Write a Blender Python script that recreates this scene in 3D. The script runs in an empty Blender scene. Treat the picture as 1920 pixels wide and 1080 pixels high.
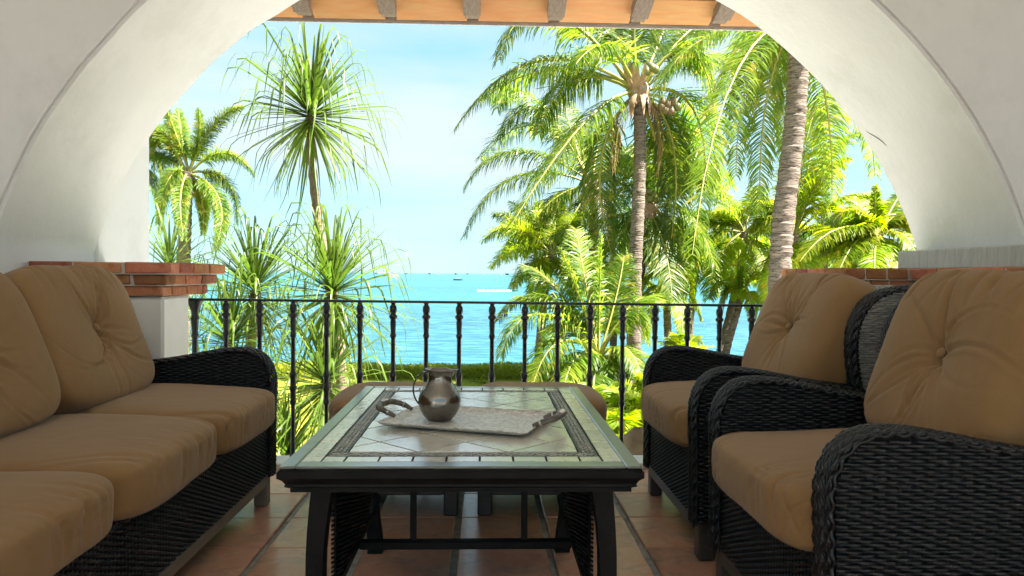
import bpy, math, random
import numpy as np
from mathutils import Vector, Matrix
SC = bpy.context.scene
COL = SC.collection
R = math.radians
rnd = random.Random(7)
NP = np.random.RandomState(5)

# ------------------------------------------------------------------ camera
F = 1390.0; YAW = .0345; PIT = math.atan((540-514.1)/1390); ROLL = .008
fw = np.array([math.sin(YAW)*math.cos(PIT), math.cos(YAW)*math.cos(PIT), -math.sin(PIT)])
r0 = np.array([math.cos(YAW), -math.sin(YAW), 0.0]); u0 = np.cross(r0, fw)
cr = r0*math.cos(ROLL)+u0*math.sin(ROLL); cu = u0*math.cos(ROLL)-r0*math.sin(ROLL)
CP = np.array([0, 0, 1.0])
def P(px, py, Y):
    """point of the photograph at distance Y"""
    d = fw*F+cr*(px-960)+cu*(540-py)
    return CP+d*(Y/d[1])
cam = bpy.data.cameras.new('camera'); co = bpy.data.objects.new('camera', cam); COL.objects.link(co)
cam.sensor_width = 36; cam.lens = F/1920*36; cam.clip_end = 20000; cam.clip_start = .05
M = Matrix(((cr[0], cu[0], -fw[0], 0), (cr[1], cu[1], -fw[1], 0), (cr[2], cu[2], -fw[2], 1.0), (0, 0, 0, 1)))
co.matrix_world = M
SC.camera = co
# ------------------------------------------------------------------ light
SUN_EL, SUN_AZ = 57, 110
EXPO = 3.3
sun = bpy.data.lights.new('sun', 'SUN'); so = bpy.data.objects.new('sun', sun); COL.objects.link(so)
sun.energy = 3.7; sun.angle = R(.5); sun.color = (1, .95, .86)
so.rotation_euler = (R(90-SUN_EL), 0, R(180-SUN_AZ))
W = bpy.data.worlds.new('World'); SC.world = W; W.use_nodes = True
nt = W.node_tree; N = nt.nodes; L = nt.links
bg = N['Background']; sky = N.new('ShaderNodeTexSky'); sky.sky_type = 'NISHITA'; sky.sun_disc = False
sky.sun_elevation = R(SUN_EL); sky.sun_rotation = R(SUN_AZ); sky.air_density = 1.0; sky.dust_density = .3; sky.ozone_density = 2.0
bg.inputs['Strength'].default_value = .05
tc = N.new('ShaderNodeTexCoord'); mp = N.new('ShaderNodeMapping'); mp.inputs['Scale'].default_value = (1.6, 1.6, 5.5)
mp.inputs['Location'].default_value = (.35, .9, .2)
nz = N.new('ShaderNodeTexNoise'); nz.inputs['Scale'].default_value = 1.3; nz.inputs['Detail'].default_value = 9; nz.inputs['Roughness'].default_value = .52; nz.inputs['Distortion'].default_value = .35
rp = N.new('ShaderNodeValToRGB'); rp.color_ramp.elements[0].position = .36; rp.color_ramp.elements[1].position = .66
rp.color_ramp.elements[0].color = (0, 0, 0, 1); rp.color_ramp.elements[1].color = (.82, .82, .82, 1)
mx = N.new('ShaderNodeMix'); mx.data_type = 'RGBA'; mx.inputs[7].default_value = (1.9, 2.1, 2.15, 1)
tint = N.new('ShaderNodeMix'); tint.data_type = 'RGBA'; tint.blend_type = 'MULTIPLY'; tint.inputs[0].default_value = 1; tint.inputs[7].default_value = (.66, .94, .96, 1)
L.new(tc.outputs['Generated'], mp.inputs[0]); L.new(mp.outputs[0], nz.inputs['Vector']); L.new(nz.outputs['Fac'], rp.inputs[0])
L.new(rp.outputs[0], mx.inputs[0]); L.new(sky.outputs[0], tint.inputs[6]); hz = N.new('ShaderNodeMix'); hz.data_type = 'RGBA'; hz.inputs[0].default_value = .82; hz.inputs[7].default_value = (.88, 1.60, 1.98, 1); L.new(tint.outputs[2], hz.inputs[6]); L.new(hz.outputs[2], mx.inputs[6]); L.new(mx.outputs[2], bg.inputs['Color'])
SC.view_settings.view_transform = 'Standard'; SC.view_settings.look = 'None'; SC.view_settings.exposure = EXPO; SC.view_settings.gamma = 1
SC.view_settings.use_curve_mapping = False
SC.cycles.max_bounces = 8; SC.cycles.diffuse_bounces = 5; SC.cycles.glossy_bounces = 3; SC.cycles.transmission_bounces = 4

# ------------------------------------------------------------------ helpers
def newmesh(name, v, f, smooth=False, mat=None):
    """v (n,3) array, f (m,4) quads or list of tuples"""
    me = bpy.data.meshes.new(name)
    if isinstance(f, np.ndarray):
        v = np.asarray(v, dtype=np.float32); n = f.shape[1]
        me.vertices.add(len(v)); me.vertices.foreach_set('co', v.ravel())
        me.loops.add(f.size); me.loops.foreach_set('vertex_index', f.astype(np.int32).ravel())
        me.polygons.add(len(f)); me.polygons.foreach_set('loop_start', np.arange(0, f.size, n, dtype=np.int32))
        me.update(calc_edges=True)
    else:
        me.from_pydata([tuple(map(float, a)) for a in v], [], f)
    if smooth:
        me.polygons.foreach_set('use_smooth', np.ones(len(me.polygons), dtype=bool))
    if mat: me.materials.append(mat)
    me.update()
    return me
def link(name, me, parent=None, loc=None, rot=None):
    o = bpy.data.objects.new(name, me); COL.objects.link(o)
    if parent is not None: o.parent = parent
    if loc is not None: o.location = loc
    if rot is not None: o.rotation_euler = rot
    return o
def tag(o, label=None, cat=None, group=None, kind=None):
    if label: o['label'] = label
    if cat: o['category'] = cat
    if group: o['group'] = group
    if kind: o['kind'] = kind
    return o
def empty(name, loc, label, cat, group=None, rz=0):
    o = bpy.data.objects.new(name, None); COL.objects.link(o); o.location = loc; o.rotation_euler = (0, 0, rz); o.empty_display_size = .1
    return tag(o, label, cat, group)
class MB:
    def __init__(s): s.v = []; s.f = []
    def add(s, v, f):
        k = len(s.v); s.v += [tuple(map(float, a)) for a in v]; s.f += [tuple(i+k for i in q) for q in f]; return s
    def box(s, x0, x1, y0, y1, z0, z1, b=0.0, m=None):
        b = min(b, .45*abs(x1-x0), .45*abs(y1-y0), .45*abs(z1-z0))
        if b <= 0:
            v = [(x0, y0, z0), (x1, y0, z0), (x1, y1, z0), (x0, y1, z0), (x0, y0, z1), (x1, y0, z1), (x1, y1, z1), (x0, y1, z1)]
            f = [(0, 3, 2, 1), (4, 5, 6, 7), (0, 1, 5, 4), (1, 2, 6, 5), (2, 3, 7, 6), (3, 0, 4, 7)]
        else:
            v = []; cx, cy, cz = (x0+x1)/2, (y0+y1)/2, (z0+z1)/2; hx, hy, hz = abs(x1-x0)/2, abs(y1-y0)/2, abs(z1-z0)/2
            idx = {}
            for sx in (-1, 1):
                for sy in (-1, 1):
                    for sz in (-1, 1):
                        for a in range(3):
                            q = [sx*(hx-b), sy*(hy-b), sz*(hz-b)]
                            q[a] = (sx, sy, sz)[a]*(hx, hy, hz)[a]
                            idx[(sx, sy, sz, a)] = len(v); v.append((cx+q[0], cy+q[1], cz+q[2]))
            f = []
            for a in range(3):
                o1, o2 = (a+1) % 3, (a+2) % 3
                for sg in (-1, 1):
                    q = []
                    for (p1, p2) in ((-1, -1), (1, -1), (1, 1), (-1, 1)):
                        k = [0, 0, 0]; k[a] = sg; k[o1] = p1; k[o2] = p2; q.append(idx[(*k, a)])
                    f.append(tuple(q if sg > 0 else q[::-1]))
                    # edge bevels
                for p1 in (-1, 1):
                    for p2 in (-1, 1):
                        k0 = [0, 0, 0]; k1 = [0, 0, 0]; k0[a] = -1; k1[a] = 1
                        for k in (k0, k1): k[o1] = p1; k[o2] = p2
                        q = [idx[(*k0, o1)], idx[(*k1, o1)], idx[(*k1, o2)], idx[(*k0, o2)]]
                        f.append(tuple(q))
            for sx in (-1, 1):
                for sy in (-1, 1):
                    for sz in (-1, 1):
                        f.append((idx[(sx, sy, sz, 0)], idx[(sx, sy, sz, 1)], idx[(sx, sy, sz, 2)]))
        if m is not None: v = [tuple(m @ Vector(a)) for a in v]
        return s.add(v, f)
    def tube(s, pts, rad, n=8, cap=True):
        v, f = tube(pts, rad, n, cap); return s.add(v, f)
    def lathe(s, prof, c=(0, 0, 0), n=16, cap=True):
        v = []; f = []
        for r_, z in prof:
            for k in range(n):
                a = 2*math.pi*k/n; v.append((c[0]+r_*math.cos(a), c[1]+r_*math.sin(a), c[2]+z))
        for i in range(len(prof)-1):
            for k in range(n):
                k2 = (k+1) % n; f.append((i*n+k, i*n+k2, (i+1)*n+k2, (i+1)*n+k))
        if cap:
            f.append(tuple(range(n))[::-1]); f.append(tuple((len(prof)-1)*n+k for k in range(n)))
        return s.add(v, f)
    def build(s, name, mat, parent=None, smooth=False, loc=None, rot=None):
        me = newmesh(name, s.v, s.f, smooth, mat)
        import bmesh
        bm = bmesh.new(); bm.from_mesh(me); bmesh.ops.recalc_face_normals(bm, faces=bm.faces); bm.to_mesh(me); bm.free()
        if smooth:
            try: me.set_sharp_from_angle(angle=R(38))
            except Exception: pass
        return link(name, me, parent, loc, rot)
def tube(pts, rad, n=8, cap=True):
    pts = [Vector(p) for p in pts]; m = len(pts)
    rad = rad if hasattr(rad, '__len__') else [rad]*m
    v = []; f = []; ref = None
    for i, p in enumerate(pts):
        t = (pts[min(i+1, m-1)]-pts[max(i-1, 0)]).normalized()
        if ref is None:
            ref = t.orthogonal().normalized()
        ref = (ref-t*ref.dot(t)).normalized(); b = t.cross(ref)
        for k in range(n):
            a = 2*math.pi*k/n; v.append(tuple(p+(ref*math.cos(a)+b*math.sin(a))*rad[i]))
    for i in range(m-1):
        for k in range(n):
            k2 = (k+1) % n; f.append((i*n+k, i*n+k2, (i+1)*n+k2, (i+1)*n+k))
    if cap: f.append(tuple(range(n))[::-1]); f.append(tuple((m-1)*n+k for k in range(n)))
    return v, f
def bez(p0, p1, p2, n):
    p0, p1, p2 = map(np.array, (p0, p1, p2)); t = np.linspace(0, 1, n)[:, None]
    return (1-t)**2*p0+2*t*(1-t)*p1+t*t*p2
def spline(pts, n):
    pts = [np.array(p, float) for p in pts]; pts = [2*pts[0]-pts[1]]+pts+[2*pts[-1]-pts[-2]]; out = []
    for i in range(1, len(pts)-2):
        for k in range(n):
            t = k/n; a, b, c, d = pts[i-1:i+3]
            out.append(.5*(2*b+(c-a)*t+(2*a-5*b+4*c-d)*t*t+(3*b-a-3*c+d)*t**3))
    out.append(pts[-2]); return out

# ------------------------------------------------------------------ materials
def mat(name, base, rough=.6, var=None, vscale=6, bump=0, bscale=60, metal=0, spec=.5, coord='Object', stretch=None, objvar=0, sheen=0, bdetail=6, var2=None, v2scale=1.5, v2lo=.5, v2hi=.62, bdist=.002, coat=0):
    m = bpy.data.materials.new(name); m.use_nodes = True; t = m.node_tree; n = t.nodes; l = t.links; p = n['Principled BSDF']
    p.inputs['Base Color'].default_value = (*base, 1); p.inputs['Roughness'].default_value = rough; p.inputs['Metallic'].default_value = metal
    p.inputs['Specular IOR Level'].default_value = spec
    if sheen: p.inputs['Sheen Weight'].default_value = sheen
    if coat: p.inputs['Coat Weight'].default_value = coat; p.inputs['Coat Roughness'].default_value = .24; p.inputs['Coat IOR'].default_value = 2.0
    tcn = n.new('ShaderNodeTexCoord'); vec = tcn.outputs[coord]
    if stretch:
        mpn = n.new('ShaderNodeMapping'); mpn.inputs['Scale'].default_value = stretch; l.new(vec, mpn.inputs[0]); vec = mpn.outputs[0]
    colr = None
    def noise(sc, det=5, rg=.6):
        q = n.new('ShaderNodeTexNoise'); q.inputs['Scale'].default_value = sc; q.inputs['Detail'].default_value = det; q.inputs['Roughness'].default_value = rg
        l.new(vec, q.inputs['Vector']); return q
    if var:
        q = noise(vscale); rr = n.new('ShaderNodeValToRGB'); rr.color_ramp.elements[0].position = .32; rr.color_ramp.elements[1].position = .68
        rr.color_ramp.elements[0].color = (*base, 1); rr.color_ramp.elements[1].color = (*var, 1); l.new(q.outputs['Fac'], rr.inputs[0]); colr = rr.outputs[0]
    if var2:
        q = noise(v2scale, 7, .65); rr = n.new('ShaderNodeValToRGB'); rr.color_ramp.elements[0].position = v2lo; rr.color_ramp.elements[1].position = v2hi
        mm = n.new('ShaderNodeMix'); mm.data_type = 'RGBA'; l.new(q.outputs['Fac'], rr.inputs[0]); l.new(rr.outputs[0], mm.inputs[0])
        if colr is not None: l.new(colr, mm.inputs[6])
        else: mm.inputs[6].default_value = (*base, 1)
        mm.inputs[7].default_value = (*var2, 1); colr = mm.outputs[2]
    if objvar:
        oi = n.new('ShaderNodeObjectInfo'); hs = n.new('ShaderNodeHueSaturation')
        ma = n.new('ShaderNodeMapRange'); ma.inputs[3].default_value = 1-objvar; ma.inputs[4].default_value = 1+objvar
        l.new(oi.outputs['Random'], ma.inputs[0]); l.new(ma.outputs[0], hs.inputs['Value'])
        mb = n.new('ShaderNodeMapRange'); mb.inputs[3].default_value = .5-objvar*.045; mb.inputs[4].default_value = .5+objvar*.045
        wn = n.new('ShaderNodeMath'); wn.operation = 'FRACT'; w2 = n.new('ShaderNodeMath'); w2.operation = 'MULTIPLY'; w2.inputs[1].default_value = 17.3
        l.new(oi.outputs['Random'], w2.inputs[0]); l.new(w2.outputs[0], wn.inputs[0]); l.new(wn.outputs[0], mb.inputs[0]); l.new(mb.outputs[0], hs.inputs['Hue'])
        if colr is not None: l.new(colr, hs.inputs['Color'])
        else: hs.inputs['Color'].default_value = (*base, 1)
        colr = hs.outputs[0]
    if colr is not None: l.new(colr, p.inputs['Base Color'])
    if bump:
        q = noise(bscale, bdetail); bn = n.new('ShaderNodeBump'); bn.inputs['Strength'].default_value = bump; bn.inputs['Distance'].default_value = bdist
        l.new(q.outputs['Fac'], bn.inputs['Height']); l.new(bn.outputs[0], p.inputs['Normal'])
    return m
def leafmat(name, base, base2, trans=.45, rough=.42, objvar=.3, tipcol=None):
    m = bpy.data.materials.new(name); m.use_nodes = True; t = m.node_tree; n = t.nodes; l = t.links; p = n['Principled BSDF']
    p.inputs['Roughness'].default_value = rough; p.inputs['Specular IOR Level'].default_value = .4
    tcn = n.new('ShaderNodeTexCoord'); q = n.new('ShaderNodeTexNoise'); q.inputs['Scale'].default_value = 1.6; q.inputs['Detail'].default_value = 5; l.new(tcn.outputs['Object'], q.inputs['Vector'])
    rr = n.new('ShaderNodeValToRGB'); rr.color_ramp.elements[0].position = .34; rr.color_ramp.elements[1].position = .66
    rr.color_ramp.elements[0].color = (*base, 1); rr.color_ramp.elements[1].color = (*base2, 1); l.new(q.outputs['Fac'], rr.inputs[0])
    oi = n.new('ShaderNodeObjectInfo'); hs = n.new('ShaderNodeHueSaturation'); ma = n.new('ShaderNodeMapRange'); ma.inputs[3].default_value = 1-objvar; ma.inputs[4].default_value = 1+objvar
    l.new(oi.outputs['Random'], ma.inputs[0]); l.new(ma.outputs[0], hs.inputs['Value']); l.new(rr.outputs[0], hs.inputs['Color'])
    col = hs.outputs[0]
    if tipcol:
        q2 = n.new('ShaderNodeTexNoise'); q2.inputs['Scale'].default_value = 4.5; q2.inputs['Detail'].default_value = 2; l.new(tcn.outputs['Object'], q2.inputs['Vector'])
        r2 = n.new('ShaderNodeValToRGB'); r2.color_ramp.elements[0].position = .55; r2.color_ramp.elements[1].position = .72; l.new(q2.outputs['Fac'], r2.inputs[0])
        mm = n.new('ShaderNodeMix'); mm.data_type = 'RGBA'; l.new(r2.outputs[0], mm.inputs[0]); l.new(col, mm.inputs[6]); mm.inputs[7].default_value = (*tipcol, 1); col = mm.outputs[2]
    l.new(col, p.inputs['Base Color'])
    tr = n.new('ShaderNodeBsdfTranslucent'); ms = n.new('ShaderNodeMixShader'); ms.inputs[0].default_value = trans
    g = n.new('ShaderNodeHueSaturation'); g.inputs['Value'].default_value = 1.7; g.inputs['Saturation'].default_value = 1.05; l.new(col, g.inputs['Color']); l.new(g.outputs[0], tr.inputs['Color'])
    l.new(p.outputs[0], ms.inputs[1]); l.new(tr.outputs[0], ms.inputs[2]); l.new(ms.outputs[0], n['Material Output'].inputs[0])
    return m
STUCCO = mat('white stucco', (.76, .765, .77), .85, var=(.71, .715, .72), vscale=2.2, bump=.55, bscale=20, spec=.2, bdist=.008, bdetail=9, var2=(.62, .62, .61), v2scale=2.6, v2lo=.52, v2hi=.85)
PLASTERW = mat('painted render', (.75, .745, .72), .85, var=(.68, .67, .64), vscale=5, bump=.3, bscale=40, spec=.2, bdist=.004)
ROUGHC = mat('combed concrete', (.42, .41, .38), .9, var=(.56, .55, .52), vscale=9, bump=.9, bscale=14, stretch=(1, 9, 1), bdist=.01, spec=.2)
BRICK = mat('red brick', (.34, .115, .055), .85, var=(.45, .20, .115), vscale=14, bump=.8, bscale=60, objvar=.34, spec=.2, var2=(.30, .085, .04), v2scale=22, v2lo=.52, v2hi=.7)
MORTAR = mat('mortar', (.50, .46, .40), .95, var=(.42, .38, .33), vscale=30, bump=.5, bscale=90, spec=.1)
TERRA = mat('terracotta tile', (.58, .285, .17), .26, var=(.66, .40, .27), vscale=7, bump=.10, bscale=30, objvar=.16, var2=(.37, .23, .17), v2scale=9, v2lo=.5, v2hi=.72, spec=.6)
GROUT = mat('grout', (.40, .40, .36), .8, var=(.20, .20, .18), vscale=20, bump=.5, bscale=120)
SILL = mat('white stone sill', (.72, .70, .66), .5, var=(.62, .60, .56), vscale=12, bump=.1, bscale=60)
RATTAN = mat('black rattan', (.003, .0033, .0045), .32, var=(.011, .012, .016), vscale=45, spec=.36, var2=(.075, .08, .095), v2scale=120, v2lo=.58, v2hi=.70, bump=.3, bscale=300)  # pale bluish specks: dusty strands, with highlights put into the colour
RATTANG = mat('sunlit weathered rattan', (.15, .15, .147), .5, var=(.30, .30, .285), vscale=60, spec=.35, bump=.3, bscale=300)  # lighter copy of the rattan: grey wear, with sunlight put into the colour
BACKING = mat('dark cane stakes', (.003, .003, .0035), .8, spec=.2)
DWOOD = mat('dark stained wood', (.035, .027, .022), .42, var=(.055, .043, .035), vscale=10, stretch=(1, 8, 8), bump=.3, bscale=60)
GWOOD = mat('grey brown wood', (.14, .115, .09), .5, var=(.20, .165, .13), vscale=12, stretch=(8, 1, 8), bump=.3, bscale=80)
BWOOD = mat('black painted wood', (.004, .004, .005), .55, spec=.15, var=(.012, .011, .011), vscale=12, bump=.25, bscale=60, var2=(.05, .045, .04), v2scale=30, v2lo=.68, v2hi=.76)
TOPWOOD = mat('worn black table frame', (.06, .068, .066), .30, var=(.10, .11, .105), vscale=14, bump=.2, bscale=50, coat=.9)
TTILE = mat('cream ceramic tile', (.60, .55, .46), .20, var=(.70, .66, .58), vscale=16, bump=.2, bscale=22, objvar=.18, var2=(.40, .28, .19), v2scale=13, v2lo=.57, v2hi=.7, spec=.6, coat=1)
TBAND = mat('carved dark band', (.022, .020, .018), .35, spec=.5)
TBANDL = mat('carved band relief', (.42, .40, .36), .3, var=(.22, .21, .19), vscale=40, spec=.6)
IRON = mat('black wrought iron', (.006, .007, .008), .45, var=(.014, .016, .018), vscale=30, bump=.4, bscale=120, spec=.5)
PEWTER = mat('aged pewter', (.27, .26, .24), .2, metal=1, var=(.13, .125, .11), vscale=12, bump=.7, bscale=38, bdist=.002, bdetail=2)
TRAYM = mat('embossed silver tray', (.78, .765, .73), .4, metal=.15, var=(.40, .38, .34), vscale=85, bump=1, bscale=95, bdist=.004, bdetail=3)
HORN = mat('horn handle', (.05, .042, .034), .35, var=(.16, .14, .115), vscale=30, bump=.3, bscale=90)
WIREM = mat('silver wire', (.55, .52, .47), .3, metal=1)
PLANK = mat('orange clay ceiling panel', (.47, .215, .085), .85, var=(.52, .28, .125), stretch=(1, 5, 1), vscale=5, objvar=.1, bump=.2, bscale=40, var2=(.45, .30, .13), v2scale=4, v2lo=.5, v2hi=.75, spec=.2)
RAFTER = mat('weathered grey rafter', (.13, .088, .062), .75, var=(.21, .165, .13), vscale=14, stretch=(6, 1, 6), bump=.5, bscale=30)
FLASH = mat('pale roof flashing', (.55, .53, .52), .5, var=(.42, .41, .40), vscale=8)
def fabric():
    m = mat('tan canvas', (.235, .135, .056), .9, var=(.275, .165, .075), vscale=5, sheen=.15, spec=.15, var2=(.225, .13, .055), v2scale=650, v2lo=.45, v2hi=.62)
    t = m.node_tree; n = t.nodes; l = t.links; p = n['Principled BSDF']; tcn = n.new('ShaderNodeTexCoord')
    q = n.new('ShaderNodeTexNoise'); q.inputs['Scale'].default_value = 420; q.inputs['Detail'].default_value = 2; l.new(tcn.outputs['Object'], q.inputs['Vector'])
    q2 = n.new('ShaderNodeTexNoise'); q2.inputs['Scale'].default_value = 16; q2.inputs['Detail'].default_value = 4; l.new(tcn.outputs['Object'], q2.inputs['Vector'])
    b = n.new('ShaderNodeBump'); b.inputs['Strength'].default_value = .5; b.inputs['Distance'].default_value = .0012; l.new(q.outputs['Fac'], b.inputs['Height'])
    b2 = n.new('ShaderNodeBump'); b2.inputs['Strength'].default_value = .35; b2.inputs['Distance'].default_value = .008; l.new(q2.outputs['Fac'], b2.inputs['Height']); l.new(b.outputs[0], b2.inputs['Normal'])
    l.new(b2.outputs[0], p.inputs['Normal']); return m
CANVAS = fabric()
BARK = mat('palm bark', (.12, .094, .075), .9, var=(.24, .195, .16), vscale=5, stretch=(1, 1, 7), bump=.9, bscale=6, bdist=.04, spec=.1, coord='Object', var2=(.05, .036, .026), v2scale=7, v2lo=.52, v2hi=.62)
BARKP = mat('pale strap tree bark', (.15, .10, .068), .9, var=(.23, .17, .12), vscale=9, stretch=(1, 1, 3), bump=.8, bscale=12, bdist=.02, spec=.1)
LEAFA = leafmat('coconut leaf', (.066, .135, .012), (.17, .235, .020), tipcol=(.36, .32, .05), trans=.55)
LEAFY = leafmat('yellow green leaf', (.15, .24, .008), (.29, .34, .012), trans=.6, tipcol=(.36, .31, .025))
LEAFD = leafmat('deep green leaf', (.052, .11, .012), (.13, .185, .024), trans=.5, tipcol=(.18, .17, .03))
STRAP = leafmat('strap leaf', (.046, .095, .011), (.11, .16, .022), trans=.45, rough=.38, objvar=.35)
HEDGEM = leafmat('hedge leaf', (.24, .30, .018), (.38, .40, .035), trans=.4)
RACHIS = mat('leaf stalk', (.17, .19, .025), .5, var=(.26, .23, .035), vscale=2)
LEAFB = leafmat('dry brown leaf', (.16, .10, .045), (.26, .17, .08), trans=.3)
HUSK = mat('dry husk', (.20, .115, .065), .85, var=(.40, .28, .19), vscale=5, bump=.6, bscale=14, bdist=.02)
COCO = mat('green coconut', (.085, .12, .018), .4, var=(.13, .13, .03), vscale=3)
COCOB = mat('brown coconut', (.10, .06, .03), .7, var=(.14, .10, .04), vscale=4)
LAWN = mat('lawn grass', (.20, .205, .022), .9, var=(.26, .245, .035), vscale=.7, bump=.5, bscale=30, bdist=.03, spec=.1, var2=(.15, .17, .02), v2scale=.25)
SOIL = mat('leaf litter', (.05, .04, .024), .95, var=(.09, .075, .04), vscale=4, bump=.8, bscale=12, bdist=.05)
ROCK = mat('brown rock', (.11, .075, .04), .85, var=(.20, .14, .08), vscale=7, bump=.8, bscale=14, bdist=.03)

# ------------------------------------------------------------------ the setting
# lawn, sea
link_ = tag(link('lawn', newmesh('lawn', [(-60, 4.2, -2.2), (60, 4.2, -2.2), (60, 23.6, -2.2), (-60, 23.6, -2.2)], [(0, 1, 2, 3)], mat=LAWN)), kind='structure')
mb = MB(); mb.box(-14, 16, 3.94, 10.5, -2.3, -2.185); tag(mb.build('bounce_deck', mat('pale bounce deck', (.52, .50, .48), .8, var=(.60, .58, .56), vscale=3)), kind='structure')  # unseen deck added to bounce neutral light up under the arch
tag(link('ground', newmesh('ground', [(-300, -300, -2.75), (300, -300, -2.75), (300, 24.2, -2.75), (-300, 24.2, -2.75), (-300, 24.2, -4.5), (300, 24.2, -4.5)], [(0, 1, 2, 3), (3, 2, 5, 4)], mat=SOIL)), kind='structure')
def watermat():
    m = bpy.data.materials.new('turquoise sea'); m.use_nodes = True; t = m.node_tree; n = t.nodes; l = t.links; p = n['Principled BSDF']
    tcn = n.new('ShaderNodeTexCoord'); mp = n.new('ShaderNodeMapping'); mp.inputs['Scale'].default_value = (.35, 1.0, 1); l.new(tcn.outputs['Object'], mp.inputs[0])
    q = n.new('ShaderNodeTexNoise'); q.inputs['Scale'].default_value = 1.1; q.inputs['Detail'].default_value = 6; q.inputs['Roughness'].default_value = .6; l.new(mp.outputs[0], q.inputs['Vector'])
    b = n.new('ShaderNodeBump'); b.inputs['Strength'].default_value = 1; b.inputs['Distance'].default_value = .6; l.new(q.outputs['Fac'], b.inputs['Height']); l.new(b.outputs[0], p.inputs['Normal'])
    mp2 = n.new('ShaderNodeMapping'); mp2.inputs['Scale'].default_value = (.0015, .012, 1); l.new(tcn.outputs['Object'], mp2.inputs[0])
    q2 = n.new('ShaderNodeTexNoise'); q2.inputs['Scale'].default_value = 1; q2.inputs['Detail'].default_value = 4; l.new(mp2.outputs[0], q2.inputs['Vector'])
    rr = n.new('ShaderNodeValToRGB'); rr.color_ramp.elements[0].position = .40; rr.color_ramp.elements[1].position = .62
    rr.color_ramp.elements[0].color = (.008, .058, .094, 1); rr.color_ramp.elements[1].color = (.012, .108, .125, 1); l.new(q2.outputs['Fac'], rr.inputs[0])
    q3 = n.new('ShaderNodeTexNoise'); q3.inputs['Scale'].default_value = 1.5; q3.inputs['Detail'].default_value = 5; l.new(mp.outputs[0], q3.inputs['Vector'])
    r3 = n.new('ShaderNodeValToRGB'); r3.color_ramp.elements[0].position = .46; r3.color_ramp.elements[1].position = .58; l.new(q3.outputs['Fac'], r3.inputs[0])
    mm = n.new('ShaderNodeMix'); mm.data_type = 'RGBA'; l.new(r3.outputs[0], mm.inputs[0]); l.new(rr.outputs[0], mm.inputs[6]); mm.inputs[7].default_value = (.03, .125, .165, 1)
    l.new(mm.outputs[2], p.inputs['Base Color'])
    p.inputs['Roughness'].default_value = .28; p.inputs['Specular IOR Level'].default_value = .25
    return m
tag(link('sea', newmesh('sea', [(-9000, 23, -3.25), (9000, 23, -3.25), (9000, 9500, -3.25), (-9000, 9500, -3.25)], [(0, 1, 2, 3)], mat=watermat())), kind='structure')
# far shore line
mb = MB(); x = -3500
SHORE = mat('far shore', (.16, .28, .31), .9, var=(.19, .31, .33), vscale=.02)  # sky-blue distance haze put into the shore colour
while x < 3500:
    w = rnd.uniform(60, 260); h = rnd.choice([3, 4, 6, 9, 5, 7])+rnd.random()*3; mb.box(x, x+w, 4200, 4300+w, -3.2, h-3); x += w*.93
tag(mb.build('distant_shore', SHORE), kind='structure')

# floor
tag(link('floor', newmesh('floor', [(-6, -9, -.014), (6, -9, -.014), (6, 3.768, -.014), (-6, 3.768, -.014)], [(0, 1, 2, 3)], mat=GROUT)), kind='structure')
floor_o = bpy.data.objects['floor']
tm = []
for s_ in range(6):
    mbx = MB(); jx = [rnd.uniform(-.002, .002) for _ in range(4)]
    mbx.box(-.160, .160, -.1630, .1630, -.02, 0, .004); me = newmesh('tile', mbx.v, mbx.f, False, TERRA); tm.append(me)
for j in range(-3, 9):
    for i in range(-7, 7):
        x = .237+.345*i+.345/2; y = 3.363-.332*j+.166
        if j == -3 and y > 3.9: continue
        if y+.166 > 3.768: continue
        if x < -2.2 or x > 2.1: continue
        o = link('tile', rnd.choice(tm), floor_o, (x+rnd.uniform(-.002, .002), y, rnd.uniform(-.0012, .0012)), (rnd.uniform(-.002, .002), rnd.uniform(-.002, .002), rnd.choice((0, math.pi))))
# thin last row in front of the sill
mbx = MB(); mbx.box(-.160, .160, -.034, .034, -.02, 0, .004); thin = newmesh('tile', mbx.v, mbx.f, False, TERRA)
for i in range(-6, 7):
    x = .237+.345*i+.1725
    if -1.95 < x < 2.1: link('tile', thin, floor_o, (x, 3.731, 0))
# open terrace floor behind the camera, large tiles in the material's scale
mb = MB(); mb.box(-6, 6, -9, .36, -.013, -.002); o = mb.build('terrace', mat('terrace paving', (.40, .35, .29), .6, var=(.48, .42, .35), vscale=2)); tag(o, kind='structure')
mb = MB(); mb.box(-2.0, 1.72, 3.77, 3.95, -.25, .032, .006); tag(mb.build('sill', SILL), kind='structure')
mb = MB(); mb.box(-6, 6, -9, 3.93, -2.74, -.255); tag(mb.build('terrace_base', STUCCO), kind='structure')

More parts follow.
